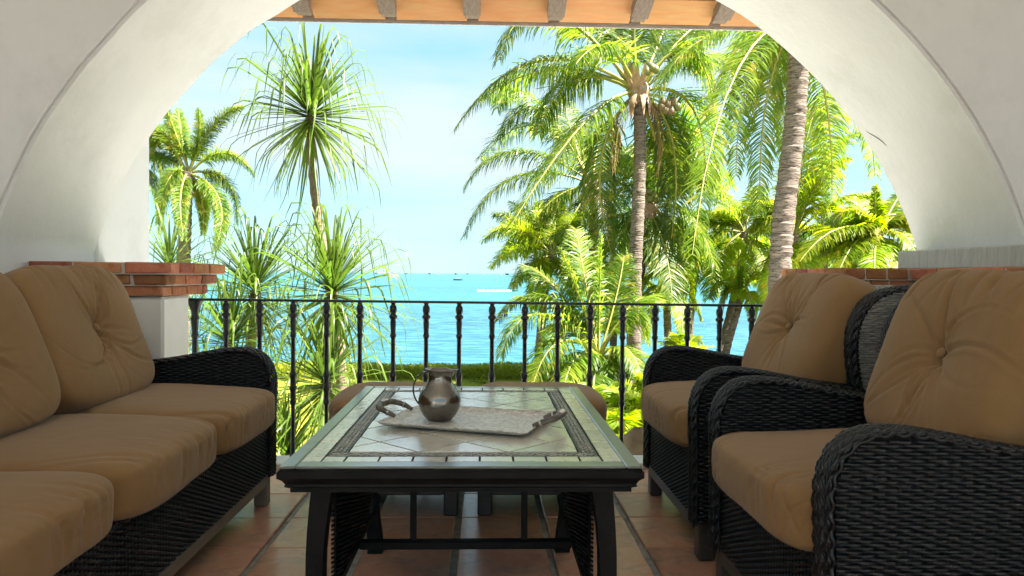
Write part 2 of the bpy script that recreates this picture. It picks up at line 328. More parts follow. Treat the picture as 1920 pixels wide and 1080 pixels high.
# arch wall
AX, AZ, AR = .148, .44, 2.26
ZJ = 1.10
def archwall():
    v = []; f = []
    hw = math.sqrt(AR**2-(ZJ-AZ)**2); a0 = math.acos(hw/AR)
    n = 96; arc = [(AX+AR*math.cos(a), AZ+AR*math.sin(a)) for a in np.linspace(math.pi-a0, a0, n)]
    pts = [(AX-hw, 0)]+arc+[(AX+hw, 0)]
    Y0, Y1, T = 3.07, 3.9, 3.6
    for (x, z) in pts:
        # gently uneven plaster edge
        e = .004*math.sin(x*7+z*5)+.003*math.sin(x*19+z*11)
        v += [(x, Y0+0, z+e*(z > ZJ)), (x, Y1, z+e*(z > ZJ))]
    m = len(pts)
    for i in range(m-1): f.append((2*i, 2*i+2, 2*i+3, 2*i+1))
    base = len(v)
    for (x, z) in pts: v += [(x, Y0, T), (x, Y1, T)]
    for i in range(1, m-2):
        f.append((2*i, base+2*i, base+2*i+2, 2*i+2)); f.append((2*i+1, 2*i+3, base+2*i+3, base+2*i+1))
    for sgn, i in ((-1, 0), (1, m-1)):
        j = 1 if i == 0 else m-2
        k = len(v); X = 5.5*sgn
        v += [(X, Y0, 0), (X, Y0, T), (X, Y1, 0), (X, Y1, T)]
        f.append((2*i, 2*j, base+2*j, k+1, k)); f.append((2*i+1, 2*j+1, base+2*j+1, k+3, k+2)); f.append((k, k+1, k+3, k+2))
    me = newmesh('arch_wall', v, f, False, STUCCO)
    import bmesh
    bm = bmesh.new(); bm.from_mesh(me); bmesh.ops.recalc_face_normals(bm, faces=bm.faces)
    ed = [e for e in bm.edges if len(e.link_faces) == 2 and e.calc_face_angle(0) > .9 and all(abs(ve.co.x) < 2.5 and ve.co.z < 2.8 for ve in e.verts)]
    bmesh.ops.bevel(bm, geom=ed, offset=.018, segments=4, affect='EDGES')
    for fc in bm.faces: fc.smooth = True
    bm.to_mesh(me); bm.free(); me.set_sharp_from_angle(angle=R(50))
    o = link('arch_wall', me); wn = o.modifiers.new('weighted', 'WEIGHTED_NORMAL'); wn.keep_sharp = True; wn.weight = 100
    return o
aw = tag(archwall(), 'thick white stucco wall pierced by the wide round arch over the terrace railing', 'arch wall')
# comb-textured impost block on the right jamb and hairline crack
mb = MB(); mb.box(2.160, 2.34, 2.7, 3.83, 1.043, 1.137, .006); mb.build('impost', ROUGHC, aw)
c = [P(1600, 200, 3.83), P(1608, 204, 3.80), P(1615, 210, 3.78), P(1619, 218, 3.77), P(1622, 223, 3.77)]
cc = []
for i, q in enumerate(c):
    yy = (3.83, 3.80, 3.77, 3.75, 3.74)[i]; a = .625-.012*i
    cc.append((AX+(AR-.001)*math.cos(a), yy, AZ+(AR-.001)*math.sin(a)))
mb = MB(); mb.tube(cc, [.001, .003, .004, .003, .001], 5); mb.build('crack', mat('crack shadow', (.30, .28, .25), .9), aw)
# wing wall outside on the left
mb = MB(); mb.box(-2.6, -2.009, 3.903, 4.50, 0, 2.58, .01)
tag(mb.build('wing_wall', STUCCO), 'narrow white stucco side wall outside the arch, left of the palms', 'wall')
# room shell: ceiling and side walls behind the arch wall
mb = MB(); mb.box(-5.2, 5.2, -3.6, 3.065, 3.25, 3.4); tag(mb.build('ceiling', STUCCO), kind='structure')
mb = MB(); mb.box(-3.6, -3.45, -3.6, 3.065, 0, 3.245); tag(mb.build('side_wall', STUCCO), 'plain white side wall of the terrace room beyond the sofa', 'wall')
mb = MB(); mb.box(4.1, 4.25, -3.6, 3.065, 0, 3.245); tag(mb.build('side_wall', STUCCO), 'plain white side wall of the terrace room beyond the armchairs', 'wall')

def brick(parent, x0, x1, y0, y1, z0, z1, b=.006):
    m_ = MB(); cx, cy, cz = (x0+x1)/2, (y0+y1)/2, (z0+z1)/2; hx, hy, hz = (x1-x0)/2, (y1-y0)/2, (z1-z0)/2
    m_.box(-hx, hx, -hy, hy, -hz, hz, b)
    m_.v = [(a+rnd.uniform(-.0035, .0035), b_+rnd.uniform(-.0035, .0035), c_+rnd.uniform(-.0022, .0022)) for a, b_, c_ in m_.v]
    return m_.build('brick', BRICK, parent, False, (cx, cy, cz), (0, rnd.uniform(-.004, .004), rnd.uniform(-.008, .008)))
# left pier with corbelled brick cap
p1 = empty('brick_capped_pier', (-1.72, 3.64, 0), 'low white pier with a red brick cap holding the left end of the railing', 'pier', 'brick capped piers')
OX, OY = 1.72, -3.64
mb = MB(); mb.box(-2.005+OX, -1.446+OX, 3.37+OY, 3.66+OY, 0, .885, .012); mb.build('pier_body', PLASTERW, p1)
zs = [(.990, 1.040), (.939, .986), (.888, .935)]
for c_, (z0, z1) in enumerate(zs):
    xr = -1.384-.028*c_; yn = 3.295+.025*c_; yf = 4.0-.055*c_
    mb = MB(); mb.box(-2.003+OX, xr-.007+OX, yn+.007+OY, yf-.007+OY, z0-.004 if c_ < 2 else z0+.001, z1-.003+.001*c_); mb.build('mortar', MORTAR, p1)
    xs = xr; k = 0
    # front row, facing the room
    off = (.205, .15, .19)[c_]
    e = xr; first = True
    while e > -1.99:
        w = off if first else .215
        s0 = max(e-w, -2.0)
        if e-s0 > .03: brick(p1, s0+.006+OX, e-(0 if first else .006)+OX, yn+OY, yn+.10+OY, z0, z1)
        e = s0; first = False
    y = yn+.106; first = True; ln = (.16, .11, .17)[c_]
    while y < yf-.02:
        w = ln if first else rnd.choice((.2, .13, .205)); e2 = min(y+w, yf)
        if yf-e2 < .06: e2 = yf
        brick(p1, xr-.10+OX, xr+OX, y+OY, e2-.009+OY, z0, z1); y = e2; first = False
# right pier and low wall with brick cap
p2 = empty('brick_capped_pier', (1.9, 3.0, 0), 'low white wall and pier with a red brick cap behind the two armchairs', 'pier', 'brick capped piers')
OX, OY = -1.9, -3.0
mb = MB(); mb.box(1.66+OX, 2.5+OX, 3.335+OY, 3.92+OY, 0, .885, .012); mb.box(1.955+OX, 2.5+OX, .6+OY, 3.333+OY, 0, .884, .012); mb.build('pier_body', PLASTERW, p2)
for c_, (z0, z1) in enumerate(zs):
    xr = 1.600+.028*c_; xn = 1.897+.028*c_; yn = 3.268+.025*c_; yf = 3.98-.055*c_
    mb = MB(); mb.box(xr+.007+OX, 2.49+OX, yn+.007+OY, yf-.007+OY, z0-.004 if c_ < 2 else z0+.001, z1-.003+.001*c_); mb.box(xn+.007+OX, 2.48+OX, .7+OY, yn+.006+OY, z0-.003 if c_ < 2 else z0+.002, z1-.004+.001*c_)
    mb.build('mortar', MORTAR, p2)
    x = xr; k = 0
    while x < xn+.02:
        e2 = min(x+.1, xn+.10); brick(p2, x+.004+OX, e2-.004+OX, yn+OY, yn+.19+OY, z0, z1); x = e2
    y = yn+.19
    while y < yf-.03:
        e2 = min(y+(.2 if rnd.random() < .7 else .12), yf); 
        if yf-e2 < .06: e2 = yf
        brick(p2, xr+OX, xr+.10+OX, y+.005+OY, e2-.004+OY, z0, z1); y = e2
    y = yn-(.0 if c_ == 0 else .08)
    while y > 1.2:
        e2 = y-.205; brick(p2, xn+OX, xn+.10+OX, e2+.005+OY, y-.005+OY, z0, z1); y = e2

# ------------------------------------------------------------------ eave with rafters
ev = empty('tiled_eave', (.17, 4.7, 2.58), 'sloping eave of orange clay panels on grey rafters, above the arch opening', 'eave')
def evz(y): return 2.598+(4.7-y)*.30
# rafters (slope box)
for k in range(-2, 9):
    x = -1.117+.5096*k-.17
    mb = MB(); h = .085; w = .052
    ys = (3.91-4.7, 4.53-4.7); vv = []
    for y in ys:
        z = (0-y)*.30-.066
        vv += [(-w, y, z), (w, y, z), (w, y, z+h), (-w, y, z+h)]
    mb.add(vv, [(0, 1, 2, 3), (7, 6, 5, 4), (0, 4, 5, 1), (1, 5, 6, 2), (2, 6, 7, 3), (3, 7, 4, 0)])
    # notched lower end
    mb.box(-w*.86, w*.86, -.165, -.10, -.012, .028, .004)
    mb.build('rafter', RAFTER, ev, False, (x, 0, 0), (0, 0, rnd.uniform(-.01, .01)))
# clay panels between rafters, in two courses
for k in range(-2, 8):
    x0 = -1.117+.5096*k-.17+.055; x1 = x0+.5096-.11
    for (ya, yb) in ((-.015, -.245), (-.255, -.50), (-.51, -.78)):
        mb = MB(); d = rnd.uniform(-.003, .003); vv = []
        for y in (ya, yb):
            z = (0-y)*.30+.002+d
            vv += [(x0-.02, y, z), (x1+.02, y, z), (x1+.02, y, z+.02), (x0-.02, y, z+.02)]
        mb.add(vv, [(0, 1, 2, 3), (7, 6, 5, 4), (0, 4, 5, 1), (1, 5, 6, 2), (2, 6, 7, 3), (3, 7, 4, 0)]); mb.build('panel', PLANK, ev)
mb = MB(); vv = []
for y in (.02, -.79):
    z = (0-y)*.30+.05; vv += [(-3.2, y, z), (4.2, y, z), (4.2, y, z+.06), (-3.2, y, z+.06)]
mb.add(vv, [(0, 1, 2, 3), (7, 6, 5, 4), (0, 4, 5, 1), (1, 5, 6, 2), (2, 6, 7, 3), (3, 7, 4, 0)]); mb.build('roof_deck', PLANK, ev)
mb = MB(); mb.box(-3.2, 4.2, .022, .032, -.007, .12, .002); mb.build('flashing', FLASH, ev)

# ------------------------------------------------------------------ railing
rl = empty('balcony_railing', (0, 3.85, 0), 'black wrought iron railing with turned balusters across the arch opening', 'railing')
def rz(x): return .858-(x+1.5)*.0045
mb = MB(); vv = []
for x in (-1.55, 1.70):
    z = rz(x); vv += [(x, -.021, z-.006), (x, .021, z-.006), (x, .021, z+.006), (x, -.021, z+.006)]
mb.add(vv, [(0, 1, 2, 3), (7, 6, 5, 4), (0, 4, 5, 1), (1, 5, 6, 2), (2, 6, 7, 3), (3, 7, 4, 0)]); mb.build('handrail', IRON, rl)
prof = [(.011, .03), (.016, .035), (.016, .055), (.011, .065), (.0105, .30), (.012, .315), (.017, .325), (.017, .335), (.013, .345), (.015, .36), (.015, .385), (.019, .40), (.019, .41), (.0145, .42), (.0150, .452), (.0185, .465), (.0185, .478), (.013, .49), (.0115, .51), (.0115, .665), (.016, .675), (.016, .685), (.0125, .695), (.0135, .71), (.0155, .75), (.014, .765), (.0215, .775), (.022, .783), (.014, .793), (.0165, .80), (.019, .815), (.0175, .832), (.011, .842), (.013, .849), (.018, .853)]
mb = MB(); mb.lathe(prof, n=12); bal = newmesh('baluster', mb.v, mb.f, True, IRON); bal.set_sharp_from_angle(angle=R(50))
for i in range(19):
    x = -1.334+.1706*i
    if x > 1.7: break
    o = link('baluster', bal, rl, (x, 0, 0), (0, 0, rnd.uniform(0, 3))); o.scale = (1, 1, rz(x)/.858)
mb = MB(); mb.lathe([(.015, .03), (.018, .08), (.0145, .10), (.0145, .66), (.020, .67), (.015, .69), (.019, .75), (.024, .76), (.017, .775), (.019, .80), (.034, .835), (.040, .851)], n=12); mb.build('end_post', IRON, rl, True, (-1.492, 0, 0))
mb = MB(); mb.lathe([(.015, .03), (.018, .08), (.0145, .10), (.0145, .66), (.020, .67), (.015, .69), (.019, .75), (.024, .76), (.017, .775), (.019, .80), (.034, .825), (.036, .838)], n=12); mb.build('end_post', IRON, rl, True, (1.64, 0, 0))

# ------------------------------------------------------------------ weave
CS = np.array([[-1.0, -.15], [-.62, .72], [.62, .72], [1.0, -.15]])   # (across, out)
def weave(mapf, rows, stake=.024, amp=.0030, sub=4, ph0=0, tw=1):
    """rows: list of (b, a0, a1, halfwidth) ; mapf(a,b)-> (P, N, T) arrays"""
    V = []; Fc = []; base = 0
    for ri, (b, a0, a1, hwid) in enumerate(rows):
        if a1-a0 < stake*.6: continue
        k0 = int(math.floor(a0/(stake/sub))); k1 = int(math.ceil(a1/(stake/sub)))
        a = np.clip(np.arange(k0, k1+1)*(stake/sub), a0, a1); n = len(a)
        ph = math.pi*((ri//tw) % 2)+ph0
        off = amp*np.sin(math.pi*a/stake+ph)
        hw = hwid*(1-.12*np.cos(math.pi*a/stake*2))*(1+NP.uniform(-.06, .06))
        bb = b+NP.uniform(-.0003, .0003)+.0004*np.sin(a*37+ri)
        Pn, Nn, Tb = mapf(a, bb)
        ring = []
        for (ac, ou) in CS:
            ring.append(Pn+Tb*(ac*hw)[:, None]+Nn*(off+ou*hwid*.8)[:, None])
        ring = np.stack(ring, 1).reshape(-1, 3)  # n*4
        i = np.arange(n-1)[:, None]*4; j = np.arange(3)[None, :]
        q = np.stack([i+j, i+j+1, i+j+5, i+j+4], -1).reshape(-1, 4)+base
        V.append(ring); Fc.append(q); base += len(ring)
    return np.concatenate(V), np.concatenate(Fc)
def planemap(o, ea, eb, nn):
    o, ea, eb, nn = map(lambda t: np.array(t, float), (o, ea, eb, nn))
    def f(a, b):
        b = np.broadcast_to(b, a.shape)
        return o+ea*a[:, None]+eb*b[:, None], np.broadcast_to(nn, (len(a), 3)), np.broadcast_to(eb, (len(a), 3))
    return f
def join(lst):
    V = []; Fq = []; k = 0
    for v, f in lst: V.append(v); Fq.append(f+k); k += len(v)
    return np.concatenate(V), np.concatenate(Fq)
def braid(path, width, bulge, n=9, side=(0, 1, 0), up=None, per=.040, rad=None):
    """cords running along path (in the local xz plane), spread across side, bulging outwards"""
    path = np.array(path, float); seg = np.linalg.norm(np.diff(path, axis=0), axis=1); s = np.concatenate([[0], np.cumsum(seg)])
    m = max(8, int(s[-1]/.0065)); ss = np.linspace(0, s[-1], m); pp = np.stack([np.interp(ss, s, path[:, k]) for k in range(3)], 1)
    T = np.gradient(pp, axis=0); T /= np.linalg.norm(T, axis=1)[:, None]; S = np.array(side, float)
    Nn = np.cross(S, T); Nn /= np.linalg.norm(Nn, axis=1)[:, None]
    if up is not None:
        Nn *= np.sign((Nn*np.array(up)).sum(1))[:, None]
    out = []; rad = rad or width/n*.62
    for j in range(n):
        c = (j+.5)/n*2-1
        h = bulge*math.sqrt(max(0, 1-abs(c)**2.4)); ph = j*1.05*(1 if j < n/2 else 1)+0
        lat = c*width/2+.0028*np.sin(2*math.pi*ss/per+ph*.5); nrm = h+.0024*np.sin(2*math.pi*ss/per+ph*2.0+1)
        cen = pp+S*lat[:, None]+Nn*nrm[:, None]
        # local out-normal tilts towards the side
        on = Nn*math.sqrt(max(0, 1-(c*.8)**2))+S*c*.8; ac = np.cross(T, on)
        r_ = rad*(1+.22*np.sin(2*math.pi*ss/per+ph*2.0+1)); ring = []
        for k in range(5):
            a = math.pi*(k/4)*1.16-math.pi*.08
            ring.append(cen+ac*(np.cos(a)*r_)[:, None]+on*(np.sin(a)*r_)[:, None])
        ring = np.stack(ring, 1).reshape(-1, 3); i = np.arange(m-1)[:, None]*5; jj = np.arange(4)[None, :]
        q = np.stack([i+jj, i+jj+1, i+jj+6, i+jj+5], -1).reshape(-1, 4); out.append((ring, q))
    return join(out)
def stuffpart(name, vf, mat_, parent, label=None):
    o = link(name, newmesh(name, vf[0], vf[1], True, mat_), parent); o['kind'] = 'stuff'
    if label: o['label'] = label
    return o

# ------------------------------------------------------------------ cushions
def cushion(sx, sy, sz, N_=56, k=4.2, seed=1, button=None, wrinkle=0, axis='z', front=None, pinch=0, sag=0):
    """soft box half sizes sx,sy,sz"""
    g = np.linspace(-1, 1, N_+1); g = np.sin(g*math.pi/2*.82)/math.sin(math.pi/2*.82); A, B = np.meshgrid(g, g, indexing='ij'); V = []; Fq = []; base = 0
    for ax in range(3):
        for sg in (-1, 1):
            q = np.zeros((N_+1, N_+1, 3)); q[..., ax] = sg; q[..., (ax+1) % 3] = A*sg; q[..., (ax+2) % 3] = B
            V.append(q.reshape(-1, 3)); i = np.arange(N_)[:, None]*(N_+1); j = np.arange(N_)[None, :]
            f = np.stack([i+j, i+j+N_+1, i+j+N_+2, i+j+1], -1).reshape(-1, 4)+base; Fq.append(f); base += (N_+1)**2
    V = np.concatenate(V); Fq = np.concatenate(Fq)
    _, ui, inv = np.unique(np.round(V*1e5).astype(np.int64), axis=0, return_index=True, return_inverse=True)
    V = V[ui]; Fq = inv.ravel()[Fq]
    nrm = (np.abs(V)**k).sum(1)**(1/k); U = V/nrm[:, None]
    H = np.array([sx, sy, sz]); Pp = U*H
    G = np.sign(U)*np.abs(U)**(k-1)/H; Nn = G/np.linalg.norm(G, axis=1)[:, None]
    rs = np.random.RandomState(seed); d = np.zeros(len(V))
    for _ in range(7):
        w = rs.normal(0, 1, 3)*rs.uniform(4, 9); d += .0018*np.sin(Pp@w+rs.uniform(0, 6))
    if button is not None:
        # flat axis is x : front is +x (local) ; button = (y, z)
        y = Pp[:, 1]-button[0]; z = Pp[:, 2]-button[1]; r_ = np.sqrt(y*y+z*z)+1e-5; th = np.arctan2(z, y)
        fr = np.clip(U[:, 0]*2.2, 0, 1)
        d -= fr*(.030*np.exp(-(r_/.045)**1.3)+.020*np.exp(-(r_/.16)**2))
        th2 = th+.5*np.sin(r_*14+rs.uniform(0, 6))
        for kk in range(17):
            t0 = rs.uniform(-math.pi, math.pi)
            if kk < 10: t0 = rs.choice([math.pi/2, -math.pi/2])+rs.normal(0, .45)
            wd = rs.uniform(.01, .07); cv = rs.normal(0, 2.2)
            dt = np.angle(np.exp(1j*(th-t0-cv*(r_-.05))))*r_
            ln = rs.uniform(.12, .24)
            d -= fr*rs.uniform(.007, .014)*np.exp(-(dt/(.005+wd*.11))**2)*np.exp(-(r_/ln)**2)*np.clip(r_/.02, 0, 1)
            d += fr*.005*np.exp(-((np.abs(dt)-.013)/(.007))**2)*np.exp(-(r_/ln)**2)*np.clip(r_/.03, 0, 1)
    if pinch:
        # gathered pleats at the top edge and corners
        y = Pp[:, 1]; z = Pp[:, 2]; m_ = np.clip((U[:, 2]-.45)/.5, 0, 1)
        for kk in range(9):
            y0 = rs.uniform(-sy*.8, sy*.8); sl = rs.normal(0, .35); wd = rs.uniform(.006, .012)
            d -= pinch*rs.uniform(.5, 1)*m_*np.exp(-((y-y0-sl*(z-sz))/wd)**2)
    if wrinkle:
        # fine pleats over the front roll (front is -x)
        y = Pp[:, 1]; x = Pp[:, 0]; z = Pp[:, 2]; m_ = np.clip((-U[:, 0]-.45)/.45, 0, 1)*np.clip((U[:, 2]+.75)/.5, 0, 1)
        for kk in range(22):
            y0 = rs.uniform(-sy*.95, sy*.95); sl = rs.normal(.0, .30); wd = rs.uniform(.003, .007); c2 = rs.uniform(-6, 6)
            msk = np.exp(-((z-rs.uniform(-.02, .05))/.07)**2)
            d -= wrinkle*rs.uniform(.4, 1)*m_*msk*np.exp(-((y-y0-sl*z-c2*z*z)/wd)**2)
        for kk in range(3):
            sgn = rs.choice([-1, 1]); y0 = sgn*sy*rs.uniform(.55, .8)
            d -= wrinkle*.6*np.exp(-((y-y0-sgn*.4*(x+sx))/.012)**2)*np.clip((-U[:, 0]+.1), 0, 1)*np.clip(U[:, 2]*2, 0, 1)
    Pp = Pp+Nn*d[:, None]
    # welt seam : slight pinch ring
    if sag: Pp[:, 2] -= sag*(1-U[:, 0]**2)*(1-U[:, 1]**2)*(U[:, 2] > 0)*1.0
    return Pp, Fq
def put_cushion(name, parent, vf, loc, rot, label=None):
    me = newmesh(name, vf[0], vf[1], True, CANVAS); o = link(name, me, parent, loc, rot)
    if label: o['label'] = label
    return o
def button_mesh():
    mb = MB(); mb.lathe([(.002, .012), (.010, .0105), (.0145, .006), (.0155, .001), (.013, -.004), (.006, -.006)], n=20); return newmesh('button', mb.v, mb.f, True, CANVAS)
BTN = button_mesh()

# ------------------------------------------------------------------ wicker seating. local x: 0 = front face, + = towards the back; y = width
def armpath(x_back=.60):
    pts = [(-.002, .13), (-.004, .40), (-.008, .52), (.0, .575), (.018, .615), (.05, .645), (.09, .659), (.15, .660), (.24, .648), (.40, .618), (x_back, .592)]
    return spline([(x, 0, z) for x, z in pts], 5)
AP = np.array(armpath())
def armtop(x): 
    return np.interp(x, AP[AP[:, 0].argsort()][:, 0], AP[AP[:, 0].argsort()][:, 2])
def frontx(z): 
    m = AP[:, 2] < .655; q = AP[:28][np.argsort(AP[:28][:, 2])]; return np.interp(z, q[:, 2], q[:, 0])
WP = spline([(.588, 0, .56), (.562, 0, .66), (.553, 0, .76), (.566, 0, .84), (.605, 0, .905), (.66, 0, .938), (.73, 0, .952), (.79, 0, .955)], 5)   # wing outline
def rearx(z): return .62+(z-.14)*.205
def seating(root, width, nseat, dense=.0078, seat_seed=3, back_seed=11, seatx=.0, far_only=False):
    hwid = width/2; at_ = .085
    # legs and base rail
    for sx in (0.005, .56):
        for sy in (-1, 1):
            mb = MB(); y0 = sy*(hwid-.045)
            mb.box(sx, sx+.055, y0-.03, y0+.03, 0, .135, .006)
            mb.add([(sx+.055, y0-.03, .07), (sx+.055, y0+.03, .07), (sx+.055, y0+.03, .092), (sx+.055, y0-.03, .092), (sx+.10, y0-.025, .092), (sx+.10, y0+.025, .092)], [(0, 1, 2, 3), (0, 4, 5, 1), (3, 2, 5, 4)])
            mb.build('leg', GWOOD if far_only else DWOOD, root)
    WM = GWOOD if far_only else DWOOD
    mb = MB(); mb.box(.0, .03, -hwid+.078, hwid-.078, .092, .138, .004); mb.box(.61, .64, -hwid+.078, hwid-.078, .092, .138, .004)
    for sy in (-1, 1): mb.box(.063, .557, sy*(hwid-.045)-.015, sy*(hwid-.045)+.015, .092, .138, .004)
    mb.build('base_rail', WM, root)
    # inner hull (dark stakes)
    mb = MB(); mb.box(.012, .60, -hwid+.012, hwid-.012, .139, .345)
    for sy in (-1, 1):
        ya, yb = sy*(hwid-.009), sy*(hwid-at_+.009); ya, yb = min(ya, yb), max(ya, yb)
        prof_ = [(x+.005 if x < .03 else x, z-.0005) for x, _, z in AP if z > .14]; prof_ = [(.008, .14)]+prof_+[(.60, .14)]
        vv = [(x, ya, z) for x, z in prof_]+[(x, yb, z) for x, z in prof_]; m = len(prof_)
        mb.add(vv, [tuple(range(m)), tuple(range(m, 2*m))[::-1]]+[(i, (i+1) % m, m+(i+1) % m, m+i) for i in range(m)])
        # wing core
        if far_only: continue
        pw = [(x+.006, z-.006) for x, _, z in WP]+[(rearx(.95)-.006, .945), (rearx(.14)-.006, .14), (.56, .14)]
        vv = [(x, ya, z) for x, z in pw]+[(x, yb, z) for x, z in pw]; m = len(pw)
        mb.add(vv, [tuple(range(m)), tuple(range(m, 2*m))[::-1]]+[(i, (i+1) % m, m+(i+1) % m, m+i) for i in range(m)])
    zt = .74 if far_only else .94; bx = .69-(.94-zt)*.11
    vv = [(.60, -hwid+.02, .14), (.60, hwid-.02, .14), (bx, hwid-.02, zt), (bx, -hwid+.02, zt), (.615, -hwid+.02, .14), (.615, hwid-.02, .14), (rearx(zt)-.01, hwid-.02, zt), (rearx(zt)-.01, -hwid+.02, zt)]
    mb.add(vv, [(0, 1, 2, 3), (7, 6, 5, 4), (0, 4, 5, 1), (1, 5, 6, 2), (2, 6, 7, 3), (3, 7, 4, 0)])
    mb.build('frame', BACKING, root)
    hw = dense*.50
    # front apron weave
    top = .362
    rows = [(z, -hwid+.006, hwid-.006, hw) for z in np.arange(.142, top, dense)]
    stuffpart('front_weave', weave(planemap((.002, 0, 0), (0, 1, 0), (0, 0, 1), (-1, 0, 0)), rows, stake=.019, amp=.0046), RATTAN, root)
    mbb = braid([(-.001, -hwid+.03, top+.004), (-.001, hwid-.03, top+.004)], .018, .006, n=3, side=(0, 0, 1), up=(-1, 0, 0), per=.03)
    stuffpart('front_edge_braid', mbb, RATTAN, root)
    # arms
    for sy in (-1, 1):
        w1 = []
        for (yy, nn, z0) in ((sy*(hwid-.006), sy, .142), (sy*(hwid-at_+.006), -sy, .40)):
            rows = []
            for z in np.arange(z0, .655, dense):
                q = AP[(AP[:, 2] >= z)]
                if len(q) == 0: continue
                x0 = frontx(z)+.004 if z < .655 else .1
                x1 = .60
                sel = AP[(AP[:, 0] > .1)]; o_ = sel[:, 2].argsort(); 
                if z > sel[:, 2].min(): x1 = np.interp(z, sel[o_][:, 2], sel[o_][:, 0])
                rows.append((z, x0, min(x1, .605), hw))
            w1.append(weave(planemap((0, yy, 0), (1, 0, 0), (0, 0, 1), (0, nn, 0)), rows, stake=.027, amp=.0052, tw=1))
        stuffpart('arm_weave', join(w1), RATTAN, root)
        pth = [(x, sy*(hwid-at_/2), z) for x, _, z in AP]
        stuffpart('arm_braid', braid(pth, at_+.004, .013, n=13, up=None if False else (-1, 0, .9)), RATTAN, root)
        # wing side weave, outer and inner
        if far_only: continue
        w2 = []
        WPa = np.array(WP)
        for (yy, nn) in ((sy*(hwid-.006), sy), (sy*(hwid-at_+.01), -sy)):
            rows = []
            for z in np.arange(.56, .948, dense):
                s2 = WPa[:, 2].argsort(); x0 = np.interp(z, WPa[s2][:, 2], WPa[s2][:, 0])+.004; rows.append((z, x0, rearx(z), hw))
            if nn == sy: rows += [(z, .602, rearx(z), hw) for z in np.arange(.142, .56, dense)]
            w2.append(weave(planemap((0, yy, 0), (1, 0, 0), (0, 0, 1), (0, nn, 0)), rows, stake=.024, amp=.0042))
        stuffpart('wing_weave', join(w2), RATTANG, root, 'weathered wicker coloured sunlit grey on the side of the backrest')
        pth = [(x, sy*(hwid-at_/2), z) for x, _, z in WP]
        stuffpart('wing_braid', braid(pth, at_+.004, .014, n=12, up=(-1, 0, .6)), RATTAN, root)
    # back top braid and rear weave
    stuffpart('back_top_braid', braid([(rearx(zt)-.055, -hwid+.05, zt+.008), (rearx(zt)-.055, hwid-.05, zt+.008)], .095, .012, n=8, side=(1, 0, 0), up=(0, 0, 1)), RATTANG, root, 'weathered wicker roll coloured sunlit grey along the top of the back')
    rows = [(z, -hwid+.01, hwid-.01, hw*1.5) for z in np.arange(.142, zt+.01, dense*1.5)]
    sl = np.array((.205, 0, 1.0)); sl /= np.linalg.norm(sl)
    stuffpart('back_weave', weave(planemap((.62-.14*.205, 0, 0), (0, 1, 0), (.205, 0, 1), (1, 0, -.2)), rows, stake=.03, amp=.003, sub=3), RATTANG, root, 'weathered wicker coloured sunlit grey on the rear of the back')
    # cushions
    inner = width-2*at_; cw = inner/nseat
    for i in range(nseat):
        yc = -inner/2+cw*(i+.5)
        vf = cushion(.315, cw/2+(.012 if nseat == 1 else .008), .088, 72, 5.2, seat_seed+i, wrinkle=.0075)
        s = put_cushion('seat_cushion', root, vf, (.262-.02, yc, .450), (0, R(-1.2), 0))
        vf = cushion(.105, cw/2+.012,  .262, 92, 4.6, back_seed+i, button=(rnd.uniform(-.01, .01), .01), pinch=.011)
        bcx, bcz = (.545, .757)
        vf = (vf[0]*np.array([-1, 1, 1]), vf[1][:, ::-1])
        lean = R(23)
        b = put_cushion('back_cushion', root, vf, (bcx, yc+(.11 if nseat > 1 else 0), bcz), (rnd.uniform(-.02, .02), lean, rnd.uniform(-.02, .02)))
        o = link('button', BTN, b, (-.070, 0, .012), (0, R(-90), 0))
    return root
A_lab = 'dark wicker armchair with tan cushions farther from the camera, beside the railing'
B_lab = 'dark wicker armchair with tan cushions in the right foreground, cut by the frame'
ca = empty('wicker_armchair', (.745, 2.965, 0), A_lab, 'armchair', 'wicker armchairs facing the sofa')
seating(ca, .85, 1)
cb = ca.copy(); COL.objects.link(cb); cb.location = (.745, 1.955, 0); cb['label'] = B_lab
for ch in list(ca.children):
    c_ = ch.copy(); COL.objects.link(c_); c_.parent = cb
    if ch.name.startswith('seat_cushion'):
        vf = cushion(.315, .68/2+.012, .088, 72, 5.2, 77, wrinkle=.0075); c_.data = newmesh('seat_cushion', vf[0], vf[1], True, CANVAS)
    if ch.name.startswith('back_cushion'):
        vf = cushion(.108, .305, .268, 92, 4.2, 83, button=(.0, .0), pinch=.011); c_.data = newmesh('back_cushion', vf[0]*np.array([-1, 1, 1]), vf[1][:, ::-1].copy(), True, CANVAS)
    for g in ch.children:
        d_ = g.copy(); COL.objects.link(d_); d_.parent = c_
sf = empty('wicker_sofa', (-.925, 2.165, 0), 'long three seat dark wicker sofa with tan tufted cushions along the left side', 'sofa', rz=math.pi)
seating(sf, 2.17, 3, seat_seed=31, back_seed=45, far_only=True)

